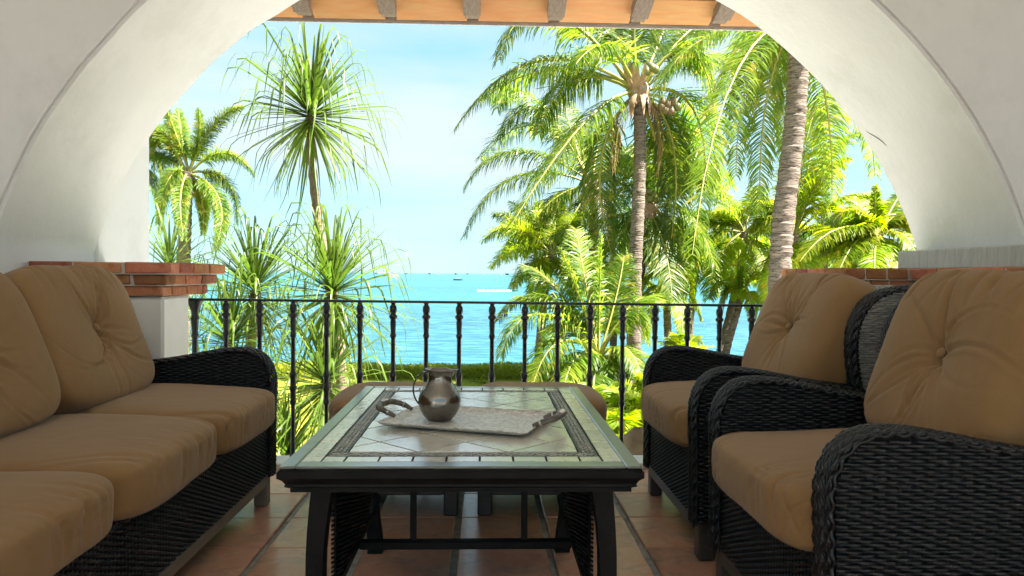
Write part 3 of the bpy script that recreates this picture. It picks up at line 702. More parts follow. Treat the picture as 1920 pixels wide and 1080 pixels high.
# ottomans
def ottoman(name, x0, x1, y0, y1, label, seed):
    e = empty(name, ((x0+x1)/2, (y0+y1)/2, 0), label, 'ottoman', 'wicker ottomans behind the table'); w = (x1-x0)/2; d = (y1-y0)/2
    for sx in (-1, 1):
        for sy in (-1, 1):
            mb = MB(); cx, cy = sx*(w-.035), sy*(d-.035); mb.box(cx-.03, cx+.03, cy-.03, cy+.03, 0, .135, .006); mb.build('leg', DWOOD, e)
    mb = MB(); mb.box(-w+.066, w-.066, -d+.01, -d+.04, .085, .136, .004); mb.box(-w+.066, w-.066, d-.04, d-.01, .085, .136, .004)
    for sx in (-1, 1): mb.box(sx*(w-.025)-.015, sx*(w-.025)+.015, -d+.066, d-.066, .085, .136, .004)
    mb.build('base_rail', DWOOD, e)
    mb = MB(); mb.box(-w+.008, w-.008, -d+.008, d-.008, .137, .335); mb.build('frame', BACKING, e)
    dn = .0068; lst = []
    for (o_, ea, nn, hwd) in (((0, -d, 0), (1, 0, 0), (0, -1, 0), w), ((0, d, 0), (1, 0, 0), (0, 1, 0), w), ((-w, 0, 0), (0, 1, 0), (-1, 0, 0), d), ((w, 0, 0), (0, 1, 0), (1, 0, 0), d)):
        lst.append(weave(planemap(o_, ea, (0, 0, 1), nn), [(z, -hwd+.004, hwd-.004, dn*.53) for z in np.arange(.14, .34, dn)], stake=.018, amp=.0026))
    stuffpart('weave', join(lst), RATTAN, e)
    vf = cushion(w+.012, d+.012, .085, 44, 4.0, seed, wrinkle=.003); put_cushion('cushion', e, vf, (0, 0, .405), (0, 0, 0))
ottoman('wicker_ottoman', -.665, -.105, 3.04, 3.66, 'left wicker ottoman with a tan cushion, behind the jug side of the table', 5)
ottoman('wicker_ottoman', -.035, .515, 3.04, 3.66, 'right wicker ottoman with a tan cushion, behind the table by the armchair', 6)

# ------------------------------------------------------------------ coffee table
TX = -.055; TZ = .54
tb = empty('coffee_table', (TX, 2.25, 0), 'black wooden coffee table with a cream tiled top in the middle of the terrace', 'coffee table')
OYT = -2.25
y0, y1 = 1.765+OYT, 3.03+OYT; hw = .434
mb = MB()
# rim frame around tiles
fi = .038; iy0, iy1 = y0+.052, y1-.04; ihw = hw-.038
mb.box(-hw, -ihw, y0, y1, TZ-.0075, TZ, .003); mb.box(ihw, hw, y0, y1, TZ-.0075, TZ, .003)
mb.box(-ihw+.0005, ihw-.0005, y0, iy0, TZ-.0075, TZ-.0004, .003); mb.box(-ihw+.0005, ihw-.0005, iy1, y1, TZ-.0075, TZ-.0004, .003)
mb.build('top_frame', TOPWOOD, tb)
mb = MB(); mb.box(-ihw+.0006, ihw-.0006, iy0+.0006, iy1-.0006, TZ-.02, TZ-.0055); mb.build('tile_bed', mat('dark table grout', (.012, .009, .008), .9, spec=.1), tb)
# moulded apron
def apron():
    m = MB(); pf = [(-.002, -.008), (.004, -.014), (.004, -.028), (-.006, -.036), (-.012, -.046), (-.010, -.052), (-.022, -.058), (-.022, -.068)]
    v = []; f = []
    for (o_, z) in pf:
        for (sx, sy) in ((-1, 0), (1, 0), (1, 1), (-1, 1)):
            v.append((sx*(hw+o_), (y0-o_) if sy == 0 else (y1+o_), TZ+z))
    for i in range(len(pf)-1):
        for k in range(4): f.append((i*4+k, i*4+(k+1) % 4, (i+1)*4+(k+1) % 4, (i+1)*4+k))
    f.append((0, 1, 2, 3)); k = (len(pf)-1)*4; f.append((k, k+1, k+2, k+3)); m.add(v, f); return m
apron().build('apron', BWOOD, tb)
def clip(poly, x0, x1, y0_, y1_):
    for (ax, lim, sg) in ((0, x0, 1), (0, x1, -1), (1, y0_, 1), (1, y1_, -1)):
        out = []
        for i in range(len(poly)):
            a, b = poly[i], poly[(i+1) % len(poly)]; da, db = sg*(a[ax]-lim), sg*(b[ax]-lim)
            if da >= 0: out.append(a)
            if da*db < 0:
                t = da/(da-db); out.append((a[0]+(b[0]-a[0])*t, a[1]+(b[1]-a[1])*t))
        poly = out
        if len(poly) < 3: return []
    return poly
def inset(poly, d):
    c = np.mean(poly, 0); out = []
    n = len(poly); P2 = [np.array(p) for p in poly]
    ar = sum(P2[i][0]*P2[(i+1) % n][1]-P2[(i+1) % n][0]*P2[i][1] for i in range(n))
    s = 1 if ar > 0 else -1
    for i in range(n):
        a, b, c_ = P2[i-1], P2[i], P2[(i+1) % n]; e1 = b-a; e2 = c_-b
        e1 = e1/(np.linalg.norm(e1)+1e-9); e2 = e2/(np.linalg.norm(e2)+1e-9); n1 = s*np.array([-e1[1], e1[0]]); n2 = s*np.array([-e2[1], e2[0]])
        q = n1+n2; q = q/max(.4, (1+n1@n2)); out.append(tuple(b+q*d))
    return out
def tilepoly(poly, name='tile', top=None, g=.0024):
    poly = inset(poly, g); top = TZ-.0012+rnd.uniform(-.0004, .0004) if top is None else top
    p2 = inset(poly, .0006); n = len(poly); c = np.mean(poly, 0)
    v = [(a-c[0], b-c[1], -.006) for a, b in poly]+[(a-c[0], b-c[1], -.0012) for a, b in poly]+[(a-c[0], b-c[1], 0) for a, b in p2]
    f = [tuple(range(2*n, 3*n))]+[(i, (i+1) % n, n+(i+1) % n, n+i) for i in range(n)]+[(n+i, n+(i+1) % n, 2*n+(i+1) % n, 2*n+i) for i in range(n)]
    m = MB(); m.add(v, f); return m.build(name, TTILE, tb, False, (c[0], c[1], top), (rnd.uniform(-.002, .002), rnd.uniform(-.002, .002), 0))
def rect(a, b, c, d): return [(a, c), (b, c), (b, d), (a, d)]
bw = .050
xs = [-ihw, -ihw+bw, -ihw+2*bw-.004]+[-ihw+2*bw-.004+(2*ihw-4*bw+.008)/7.5*k for k in range(1, 8)]+[ihw-bw, ihw]
xs = [-ihw, -ihw+bw]+list(np.linspace(-ihw+bw+.055, ihw-bw-.055, 8))+[ihw-bw, ihw]
for (ya, yb) in ((iy0, iy0+bw), (iy1-bw, iy1)):
    for i in range(len(xs)-1): tilepoly(rect(xs[i], xs[i+1], ya, yb))
ys = list(np.linspace(iy0+bw, iy1-bw, 14))
for (xa, xb) in ((-ihw, -ihw+bw), (ihw-bw, ihw)):
    for i in range(13): tilepoly(rect(xa, xb, ys[i], ys[i+1]))
# carved band : bars with twisted relief
bi = bw+.048
mb = MB(); X0, X1, Y0_, Y1_ = -ihw+bw, ihw-bw, iy0+bw, iy1-bw; x0, x1, ya, yb = -ihw+bi, ihw-bi, iy0+bi, iy1-bi
for q in (rect(X0+.002, X1-.002, Y0_+.002, ya-.002), rect(X0+.002, X1-.002, yb+.002, Y1_-.002), rect(X0+.002, x0-.002, ya-.0015, yb+.0015), rect(x1+.002, X1-.002, ya-.0015, yb+.0015)):
    mb.box(q[0][0], q[1][0], q[0][1], q[2][1], TZ-.006, TZ-.0032)
mb.build('carved_band', TBAND, tb)
rel = MB()
def twig(xa, xb, y_a, y_b):
    L_ = max(xb-xa, y_b-y_a); hor = (xb-xa) > (y_b-y_a); n = int(L_/.0125)
    for k in range(n):
        for row in range(3):
            t = (k+.5+.5*(row % 2))/n
            if t > .99: continue
            ang = (R(35) if (k+row) % 2 else R(-35))+rnd.uniform(-.5, .5)
            w_ = (y_b-y_a) if hor else (xb-xa); off = (row-1)*w_*.29
            cx, cy = (xa+(xb-xa)*t, (y_a+y_b)/2+off) if hor else ((xa+xb)/2+off, y_a+(y_b-y_a)*t)
            mt = Matrix.Translation((cx, cy, TZ-.0021)) @ Matrix.Rotation(ang+(0 if hor else math.pi/2), 4, 'Z')
            rel.box(-.0075, .0075, -.0022, .0022, -.0015, .0015, .0009, mt)
twig(X0+.004, X1-.004, Y0_+.004, ya-.004); twig(X0+.004, X1-.004, yb+.004, Y1_-.004); twig(X0+.004, x0-.004, ya, yb); twig(x1+.004, X1-.004, ya, yb)
o = rel.build('band_relief', TBANDL, tb); o['kind'] = 'stuff'
# diamonds
dd = .117
for i in range(-4, 5):
    for j in range(-1, 12):
        cx = i*dd+.0; cy = ya+j*dd-.003
        if (i+j) % 2: continue
        poly = clip([(cx-dd, cy), (cx, cy-dd), (cx+dd, cy), (cx, cy+dd)], x0, x1, ya, yb)
        if len(poly) >= 3:
            q = [poly[0]]
            for p_ in poly[1:]:
                if math.dist(p_, q[-1]) > .004: q.append(p_)
            if len(q) >= 3 and math.dist(q[0], q[-1]) < .004: q.pop()
            if len(q) >= 3: tilepoly(q, g=.0033)
# legs
def leg(sx, yb_, back):
    m = MB(); pts = []
    n = 9; v = []; f = []
    for i in range(n):
        t = i/(n-1); z = (TZ-.06)*(1-t)
        xo = (.372+.018*math.sin(t*math.pi*.9))*1.0-.012*t*t+(.008*max(0, t-.85)/.15); w = .052-.012*math.sin(t*math.pi)*.9
        if back: xo -= .012
        yo = yb_; d = .028
        a, b = sx*(xo), sx*(xo-w)
        v += [(a, yo-d, z), (b, yo-d, z), (b, yo+d, z), (a, yo+d, z)]
    for i in range(n-1):
        for k in range(4): f.append((i*4+k, i*4+(k+1) % 4, (i+1)*4+(k+1) % 4, (i+1)*4+k))
    f += [(0, 1, 2, 3), tuple((n-1)*4+k for k in range(4))]; m.add(v, f)
    m.lathe([(.018, 0), (.024, .006), (.022, .02)], (sx*(.352-(0.012 if back else 0)), yb_, -.0005), 12)
    return m
for sx in (-1, 1):
    leg(sx, 1.86+OYT, 0).build('leg', BWOOD, tb); leg(sx, 2.665+OYT, 1).build('leg', BWOOD, tb)
    mb = MB(); mb.box(sx*.325-.012, sx*.325+.012, 1.90+OYT, 2.63+OYT, .19, .215, .003); mb.build('side_rail', BWOOD, tb)
    mb = MB(); mb.box(sx*.327-.003, sx*.327+.003, 1.90+OYT, 2.42+OYT, .217, .471); mb.build('panel_core', BACKING, tb)
    lst = []
    for nn in (-1, 1):
        lst.append(weave(planemap((sx*.327+nn*.006, 0, 0), (0, 1, 0), (0, 0, 1), (nn, 0, 0)), [(z, 1.895+OYT, 2.42+OYT, .0030) for z in np.arange(.218, .472, .0060)], stake=.022, amp=.0045))
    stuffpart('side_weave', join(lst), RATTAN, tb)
mb = MB(); mb.box(-.311, .311, 2.165+OYT, 2.195+OYT, .19, .214, .003); mb.build('cross_rail', BWOOD, tb)
for x in (-.155, .172):
    mb = MB(); mb.box(x-.009, x+.009, 2.171+OYT, 2.189+OYT, .2145, .472, .002); mb.build('slat', BWOOD, tb)

# ------------------------------------------------------------------ tray and jug
tr = empty('serving_tray', (-.05, 2.285, TZ+.001), 'rectangular embossed silver tray with horn handles on the coffee table', 'tray', rz=R(-19))
def traymesh():
    hx, hy = .232, .165; nx, ny = 46, 34; v = []; f = []
    for j in range(ny+1):
        for i in range(nx+1):
            a = i/nx*2-1; b = j/ny*2-1; x = a*hx; y = b*hy
            e = min(hx-abs(x), hy-abs(y)); z = .004
            if e < .03: z += .014*((.03-e)/.03)**1.6
            if e < .001:
                s_ = .0035*math.sin((x+y)*180); x += (abs(a) > .999)*s_*np.sign(a); y += (abs(b) > .999)*s_*np.sign(b)
            z += .0007*math.sin(x*230)*math.sin(y*230)*(e > .012)
            v.append((x, y, z))
    n1 = nx+1
    for j in range(ny):
        for i in range(nx): k = j*n1+i; f.append((k, k+1, k+n1+1, k+n1))
    K = len(v); v += [(a, b, c-.0022-(.000 if True else 0)) for a, b, c in v]
    for j in range(ny):
        for i in range(nx): k = K+j*n1+i; f.append((k, k+n1, k+n1+1, k+1))
    ring = [i for i in range(nx+1)]+[j*n1+nx for j in range(1, ny+1)]+[ny*n1+i for i in range(nx-1, -1, -1)]+[j*n1 for j in range(ny-1, 0, -1)]
    for i in range(len(ring)):
        a, b = ring[i], ring[(i+1) % len(ring)]; f.append((a, K+a, K+b, b))
    return newmesh('tray_plate', v, f, True, TRAYM)
link('plate', traymesh(), tr)
for sx in (-1, 1):
    for k in (-1, 1):
        pts = []
    pts = spline([(sx*.222, -.062, .017), (sx*.252, -.064, .030), (sx*.284, -.050, .040), (sx*.292, 0, .044), (sx*.284, .050, .040), (sx*.252, .064, .030), (sx*.222, .062, .017)], 5)
    mb = MB(); n = len(pts); mb.tube(pts, [.0068+.0035*math.sin(i/(n-1)*math.pi) for i in range(n)], 10); h = mb.build('handle', HORN, tr, True)
    for (a, b) in ((.44, .56), (.12, .17), (.83, .88)):
        mb = MB()
        for k in range(7 if a > .4 and a < .5 else 3):
            i = (a+(b-a)*k/6)*(n-1); i0 = int(i); p_ = pts[i0]*(1-(i-i0))+pts[min(i0+1, n-1)]*(i-i0); t = Vector(pts[min(i0+1, n-1)]-pts[max(i0-1, 0)]).normalized(); u = t.orthogonal().normalized(); w_ = t.cross(u)
            rr_ = .0079+.0035*math.sin(i/(n-1)*math.pi)
            mb.tube([tuple(Vector(p_)+(u*math.cos(q)+w_*math.sin(q))*rr_) for q in np.linspace(0, 2*math.pi, 13)], .0012, 5, False)
        mb.build('wire_wrap', WIREM, h, True)
jg = empty('water_jug', (-.143, 2.300, TZ+.0055), 'small round bellied pewter jug with a loop handle, standing on the silver tray', 'jug')
def jug():
    pr = [(.004, .0), (.034, .0), (.038, .002), (.041, .006), (.052, .018), (.0615, .036), (.0655, .054), (.065, .070), (.060, .086), (.051, .101), (.042, .114), (.037, .126), (.0355, .136), (.038, .147), (.043, .156), (.0445, .158), (.042, .157), (.036, .146), (.0335, .136), (.035, .12), (.048, .098), (.058, .07), (.054, .03), (.03, .008), (.004, .006)]
    n = 48; v = []; f = []
    for i, (r_, z) in enumerate(pr):
        for k in range(n):
            a = 2*math.pi*k/n; da = math.atan2(math.sin(a-R(-12)), math.cos(a-R(-12)))
            s_ = math.exp(-(da/.36)**2)*max(0, (z-.125)/.033) if z > .12 else 0
            rr_ = r_+.017*s_; zz = z+.004*s_
            # pinched sides behind the lip
            if z > .12: rr_ -= .003*math.exp(-((abs(da)-.9)/.35)**2)*(z-.12)/.038
            v.append((rr_*math.cos(a), rr_*math.sin(a), zz+.002*math.cos(a-R(160))*(z > .15)))
    for i in range(len(pr)-1):
        for k in range(n): k2 = (k+1) % n; f.append((i*n+k, i*n+k2, (i+1)*n+k2, (i+1)*n+k))
    return newmesh('jug_body', v, f, True, PEWTER)
link('body', jug(), jg)
ha = R(185)
pts = [np.array([r_*math.cos(ha), r_*math.sin(ha), z]) for r_, z in ((.038, .148), (.052, .150), (.066, .138), (.077, .118), (.081, .096), (.077, .074), (.069, .058), (.060, .048))]
pts = spline(pts, 4); v = []; f = []
n = len(pts); ydir = np.array([-math.sin(ha), math.cos(ha), 0])
for i, p_ in enumerate(pts):
    t = pts[min(i+1, n-1)]-pts[max(i-1, 0)]; t = t/np.linalg.norm(t); nn = np.cross(ydir, t); w_ = .0085-.003*math.sin(i/(n-1)*math.pi); th = .0026
    for (a, b) in ((-1, 0), (-.7, .8), (0, 1), (.7, .8), (1, 0), (.7, -.8), (0, -1), (-.7, -.8)): v.append(p_+ydir*a*w_+nn*b*th)
for i in range(n-1):
    for k in range(8): f.append((i*8+k, i*8+(k+1) % 8, (i+1)*8+(k+1) % 8, (i+1)*8+k))
mb = MB(); mb.add(v, f); mb.build('handle', PEWTER, jg, True)

# ------------------------------------------------------------------ vegetation
def strips(base, dirs, length, width, nrm, grav, nseg=3, seed=0):
    """many blades at once. base (n,3), dirs (n,3) unit, length (n,), width (n,), nrm (n,3). returns verts, quads"""
    n = len(base); p = base.copy(); d = dirs.copy(); rings = []
    for i in range(nseg+1):
        t = i/nseg
        w = width*(1.0 if i == 0 else (1.0-.15*t if i < nseg else .08))*(.55 if i == 0 else 1)
        s = np.cross(d, nrm); s /= (np.linalg.norm(s, axis=1)[:, None]+1e-9)
        rings.append(np.stack([p-s*w[:, None], p+s*w[:, None]], 1))
        if i < nseg:
            p = p+d*(length/nseg)[:, None]
            d = d+np.array([0, 0, -1.0])*(grav*(.6+t))[:, None]; d /= np.linalg.norm(d, axis=1)[:, None]
    Rg = np.stack(rings, 1)  # n, nseg+1, 2, 3
    v = Rg.reshape(-1, 3); k = np.arange(n)[:, None]*(nseg+1)*2; j = np.arange(nseg)[None, :]*2
    q = np.stack([k+j, k+j+1, k+j+3, k+j+2], -1).reshape(-1, 4)
    return v, q
def frond(parent, p0, p1, p2, nl=56, ll=.95, droop=.35, lw=.022, mat_=LEAFA, seed=0, bush=0, rad=.035, start=.14, fwd=.65, droopvar=.6):
    nl = int(nl*2.2); lw = lw*.9; rad = rad*1.35
    rs = np.random.RandomState(seed); pts = bez(p0, p1, p2, 26)
    ctr = np.array(p0); pts = pts-ctr
    tt = np.linspace(start, .995, nl)+rs.uniform(-.004, .004, nl); idx = tt*25
    pos = np.stack([np.interp(idx, np.arange(26), pts[:, k]) for k in range(3)], 1)
    T = np.gradient(pts, axis=0); T = np.stack([np.interp(idx, np.arange(26), T[:, k]) for k in range(3)], 1); T /= np.linalg.norm(T, axis=1)[:, None]
    up = np.array([0, 0, 1.0]); sd = np.cross(T, up); sd /= (np.linalg.norm(sd, axis=1)[:, None]+1e-6)
    # nearly vertical stalks: keep a stable side
    ref = sd.mean(0); ref /= np.linalg.norm(ref)+1e-6
    sd = sd*.7+ref*.3; sd /= np.linalg.norm(sd, axis=1)[:, None]
    un = np.cross(sd, T); prof = np.sin(np.pi*np.clip(.18+.76*tt, 0, 1))**.55*(1-.35*tt)
    V = []; B = []; Dd = []; Ln = []; Wd = []; Nr = []; G = []
    for sg in (-1, 1):
        for rep in range(1+bush):
            f_ = fwd*(.65+.7*tt); jit = rs.normal(0, .09, (nl, 3))
            lift = (.10 if not bush else rs.uniform(-.9, .9, nl))
            d = sd*sg+T*f_[:, None]+un*(lift*np.ones(nl))[:, None]+jit; d /= np.linalg.norm(d, axis=1)[:, None]
            B.append(pos); Dd.append(d); Ln.append(ll*prof*rs.uniform(.82, 1.1, nl)); Wd.append(lw*rs.uniform(.75, 1.15, nl)*(1-.35*tt))
            nr = un+rs.normal(0, .25, (nl, 3)); Nr.append(nr); G.append(droop*(1+droopvar*rs.normal(0, 1, nl)).clip(.1, 3))
    v, q = strips(np.concatenate(B), np.concatenate(Dd), np.concatenate(Ln), np.concatenate(Wd), np.concatenate(Nr), np.concatenate(G), 4)
    me = newmesh('frond', v, q, False, mat_)
    # stalk
    tv, tf = tube([tuple(a) for a in pts[::3]]+[tuple(pts[-1])], [rad*(1-.85*i/9) for i in range(len(pts[::3])+1)], 5, False)
    o = link('frond', me, parent, tuple(ctr-np.array(parent.location)))
    st = link('stalk', newmesh('stalk', tv, tf, True, RACHIS), o)
    return o
def palm(name, label, crown, Y, trunk, fronds, rtop, rbot, mat_=LEAFA, ll=.95, droop=.35, nl=56, group='palms in the garden', gz=-2.2, extra=0, el=2.6, bush=0, lw=.022, cat='palm tree', barkm=BARK, frad=.03, coconuts=None, husks=0, fwd=.65, seed=1, midmode=True, dYs=1.0):
    """crown px; trunk list of px down from the crown; fronds list (tipx, tipy, midx, midy, dY)"""
    rs = random.Random(seed*31+5)
    c = P(crown[0], crown[1], Y); pts = [c]
    for q in trunk:
        pts.append(P(q[0], q[1], q[2] if len(q) > 2 else Y))
    b = pts[-1].copy()
    if b[2] > gz: pts.append(np.array([b[0]+(b[0]-pts[-2][0])*.3, b[1], gz]))
    base = pts[-1]
    e = empty(name, tuple(base), label, cat, group)
    if trunk:
        sp = spline(pts, 12); n = len(sp); rr_ = []
        mbt = MB(); cum = 0
        for i in range(n):
            t = i/(n-1); r_ = rtop+(rbot-rtop)*t**1.5
            if t > .93: r_ *= 1+(t-.93)*4
            rr_.append(r_*(1+.05*math.sin(i*2.1)+rs.uniform(-.03, .03)))
        # ringed leaf scars
        sp2 = []; r2 = []
        for i in range(n-1):
            dlen = np.linalg.norm(sp[i+1]-sp[i]); m = max(1, int(dlen/.055))
            for k in range(m):
                t = k/m; a = sp[i]*(1-t)+sp[i+1]*t; ra = rr_[i]*(1-t)+rr_[i+1]*t
                sp2.append(a); r2.append(ra*(1.025+rs.uniform(-.02, .02))); sp2.append(a*(1-.7/m)+(sp[i]*(1-t)+sp[i+1]*t)*(.7/m)+(sp[i+1]-sp[i])*(.55/m)*1.0*.9); r2.append(ra*.985)
        mbt.tube([tuple(np.array(a)-base) for a in sp2], r2, 12)
        mbt.build('trunk', barkm, e, True)
    k = 0
    for fr in fronds:
        tx, ty, mx_, my_ = fr[:4]; dY = fr[4]*dYs if len(fr) > 4 else 0
        p0 = np.array([crown[0], crown[1]], float); p2 = np.array([tx, ty], float); mid = np.array([mx_, my_], float); ct = (mid-.25*(p0+p2))*2
        A = P(crown[0]+rs.uniform(-3, 3), crown[1]+rs.uniform(-2, 4), Y); B_ = P(ct[0], ct[1], Y+dY*.45); C_ = P(tx, ty, Y+dY)
        ln = np.linalg.norm(B_-A)+np.linalg.norm(C_-B_)
        fo = frond(e, A, B_, C_, nl=nl, ll=min(ll, ll*(.45+.55*ln/3.5)) if ln < 3.5 else ll, droop=droop*rs.uniform(.8, 1.25), lw=lw, mat_=mat_, seed=seed*100+k, bush=bush, rad=frad, fwd=fwd, start=.24 if seed == 1 else .16); k += 1
    for i in range(extra):
        az = rs.uniform(-.35, math.pi+.35); elv = R(rs.uniform(-35, 75)); L_ = el*rs.uniform(.75, 1.1); A = c
        d = np.array([math.cos(az)*math.cos(elv), math.sin(az)*math.cos(elv), math.sin(elv)]); h = np.array([math.cos(az), math.sin(az), 0])
        B_ = A+d*L_*.55; C_ = B_+h*L_*.45*math.cos(elv*.6)+np.array([0, 0, -L_*rs.uniform(.15, .5)])
        frond(e, A, B_, C_, nl=int(nl*.85), ll=ll*.9, droop=droop, lw=lw, mat_=mat_, seed=seed*100+50+i, bush=bush, rad=frad, fwd=fwd)
    if husks > 5:
        for i in range(3):
            a = rs.uniform(0, 6.28); h = np.array([math.cos(a), math.sin(a), 0]); A = c-np.array([0, 0, .1]); ln = rs.uniform(1.3, 2.3)
            o_ = frond(e, A, A+h*.75+np.array([0, 0, -.25]), A+h*rs.uniform(.45, .8)+np.array([0, 0, -ln]), nl=26, ll=.6, droop=1.2, lw=.014, mat_=LEAFB, seed=seed*100+80+i, rad=.022)
            o_['label'] = 'dry brown hanging frond'
    # husk scales and fruit round the crown
    for i in range(husks):
        a = rs.gauss(-math.pi/2, 1.0); up = rs.choice((-1, -1, 1)); m = MB(); L_ = rs.uniform(.4, .85); w_ = rs.uniform(.07, .12)
        v = []; f = []
        for j in range(5):
            t = j/4; ww = w_*math.sin(math.pi*(.2+.75*t)); out = .14+.75*t*L_*(.8 if up > 0 else 1-.55*t); z = (L_*t*.95 if up > 0 else L_*(.25*t-1.1*t*t))-.08
            for s_ in (-1, -.35, .35, 1):
                v.append((out+.02*(1-abs(s_)), s_*ww, z+.02*math.sin(3*s_))); 
        K = len(v); v += [(a_-.012, b_, c_) for a_, b_, c_ in v]
        for j in range(4):
            for s_ in range(3): q = j*4+s_; f.append((q, q+1, q+5, q+4)); f.append((K+q, K+q+4, K+q+5, K+q+1))
        for j in range(4): f.append((j*4, j*4+4, K+j*4+4, K+j*4)); f.append((j*4+3, K+j*4+3, K+j*4+7, j*4+7))
        m.add(v, f); m.build('husk', HUSK, e, True, tuple(c-base), (0, 0, a))
    if husks > 5:
        m = MB(); m.lathe([(rtop, -.34), (rtop+.05, -.26), (rtop+.13, -.12), (rtop+.15, .02), (rtop+.10, .18), (.1, .36), (.02, .45)], n=12)
        m.v = [(a_*(1+rs.uniform(-.12, .12)), b_*(1+rs.uniform(-.12, .12)), c_) for a_, b_, c_ in m.v]; m.build('crown_fibre', HUSK, e, True, tuple(c-base))
    if coconuts:
        for (x, y, mt) in coconuts:
            q = P(x, y, Y-.35); m = MB(); r_ = .105
            m.lathe([(r_*math.sin(t)*(1+.1*math.cos(t)), -r_*1.2*math.cos(t)) for t in np.linspace(.12, math.pi-.12, 9)], n=12)
            m.build('coconut', mt, e, True, tuple(q-base), (rs.uniform(-.5, .5), rs.uniform(-.5, .5), 0))
            m = MB(); m.tube([tuple(c-base+np.array([0, -.1, -.05])), tuple((c+q)/2-base+np.array([0, -.05, .04])), tuple(q-base+np.array([0, 0, .11]))], [.018, .014, .01], 6); m.build('fruit_stalk', RACHIS, e, True)
    return e
G, B_N = COCO, COCOB
palm('coconut_palm', 'tall coconut palm with grey trunk and brown husks, middle of the palm group', (1197, 172), 19.5,
     [(1199, 200), (1200, 300), (1196, 400), (1191, 500), (1189, 600), (1187, 700), (1183, 752, 19.3)],
     [(852, 244, 1010, 113, -1), (936, 112, 1030, 22, -1.5), (1150, -70, 1160, 40, 1), (1205, -110, 1190, 20, .5), (960, 420, 1095, 232, -2.5), (1255, 470, 1262, 270, 1.5), (1340, 210, 1290, 92, 0),
      (1145, 470, 1128, 290, 1.2), (1320, 380, 1300, 205, 1.5), (1010, 250, 1080, 148, 2.0), (1260, 20, 1235, 80, 2), (1060, 60, 1120, 55, 2), (1330, 60, 1290, 60, 2), (1215, 430, 1235, 300, 3), (1080, 120, 1140, 90, -2), (900, 190, 1040, 130, 3), (1390, 120, 1300, 110, 3)],
     .155, .205, coconuts=[(1222, 126, G), (1212, 134, G), (1229, 130, G), (1243, 190, B_N), (1252, 196, B_N), (1262, 190, B_N), (1247, 206, B_N), (1270, 200, G), (1258, 208, B_N), (1240, 200, B_N)], husks=13, seed=1, nl=62, ll=1.35, frad=.045, droop=.62, extra=1, el=3.6)
palm('coconut_palm', 'coconut palm behind the tallest one, its fronds reaching far left over the sea', (1110, 345), 24,
     [(1112, 370), (1114, 430), (1112, 500), (1108, 600), (1104, 700)],
     [(872, 352, 965, 284, 0), (871, 443, 965, 332, -1), (935, 262, 1010, 205, 1), (932, 205, 1000, 182, 2), (985, 440, 1040, 372, -1), (1180, 500, 1165, 400, 1), (1260, 370, 1190, 300, 0), (1230, 260, 1175, 285, 2), (1060, 190, 1075, 260, 1), (1130, 220, 1120, 280, 2), (1020, 500, 1060, 430, -1.5), (940, 480, 1020, 390, 2), (900, 300, 1010, 235, 3)],
     .14, .18, coconuts=[(1098, 352, B_N), (1120, 356, B_N)], husks=6, seed=2, nl=60, ll=1.4, mat_=LEAFA, droop=.62, extra=1, el=3.6)
palm('coconut_palm', 'leaning coconut palm just behind the tallest trunk, green coconuts in its crown', (1214, 392), 21.5,
     [(1208, 420), (1200, 500), (1190, 600), (1180, 712, 22.1)],
     [(1400, 420, 1300, 330, 0), (1340, 500, 1290, 400, -1), (1310, 300, 1270, 330, 1), (1130, 540, 1165, 440, -1), (1260, 560, 1245, 460, -1.5), (1120, 330, 1160, 340, 1), (1180, 290, 1200, 320, 1), (1250, 270, 1235, 320, 2), (1370, 350, 1300, 310, 2), (1290, 540, 1275, 440, 1)],
     .15, .19, coconuts=[(1216, 358, G), (1225, 364, G), (1219, 372, G), (1230, 374, G)], husks=8, seed=3, nl=58, ll=1.3, droop=.6, extra=1, el=3.2)
palm('coconut_palm', 'thick brown palm trunk nearest the right pier, crown hidden by the arch', (1500, 30), 12,
     [(1497, 120), (1491, 220), (1480, 320), (1468, 420), (1462, 520), (1458, 700, 12)],
     [(1298, 478, 1374, 150, -2.6), (1232, 178, 1320, 72, -.5), (1425, 400, 1440, 170, 1), (1745, 395, 1650, 195, .5), (1560, 380, 1548, 180, 2), (1380, 330, 1410, 130, 1.5), (1640, 330, 1600, 130, 2.5), (1350, 180, 1430, 40, 2), (1470, 300, 1480, 140, 1.5)],
     .165, .19, seed=4, nl=62, ll=.72, lw=.016, husks=4, droop=.42, frad=.024)
palm('coconut_palm', 'background palm with pale arching fronds against the sky, right of the thick trunk', (1490, 440), 21,
     [(1488, 500), (1486, 600), (1484, 700)],
     [(1626, 246, 1545, 300, 0), (1588, 296, 1530, 345, -1), (1660, 385, 1580, 372, -1), (1400, 480, 1440, 410, 0), (1530, 200, 1505, 300, 1), (1600, 480, 1550, 430, -1), (1420, 380, 1450, 390, 1), (1520, 560, 1510, 490, -1), (1440, 560, 1460, 490, -1), (1550, 170, 1520, 290, 2)],
     .14, .17, seed=5, nl=56, ll=1.1, mat_=LEAFY, extra=4, el=2.6)
palm('coconut_palm', 'bushy bright green palm low at the right, against the stone block', (1645, 440), 17,
     [(1646, 500), (1648, 600)],
     [(1715, 455, 1690, 405, 0), (1722, 500, 1695, 440, -1), (1640, 350, 1642, 400, 0), (1690, 360, 1670, 395, 1), (1555, 430, 1595, 395, 0), (1500, 490, 1570, 430, -1), (1575, 505, 1605, 455, -1), (1640, 520, 1640, 470, -1.5), (1690, 515, 1668, 465, -1), (1600, 370, 1620, 400, 1), (1540, 470, 1590, 440, 1), (1720, 420, 1690, 420, 1), (1610, 530, 1620, 480, -1)],
     .13, .16, seed=6, nl=52, ll=.85, mat_=LEAFY, extra=9, el=1.4)
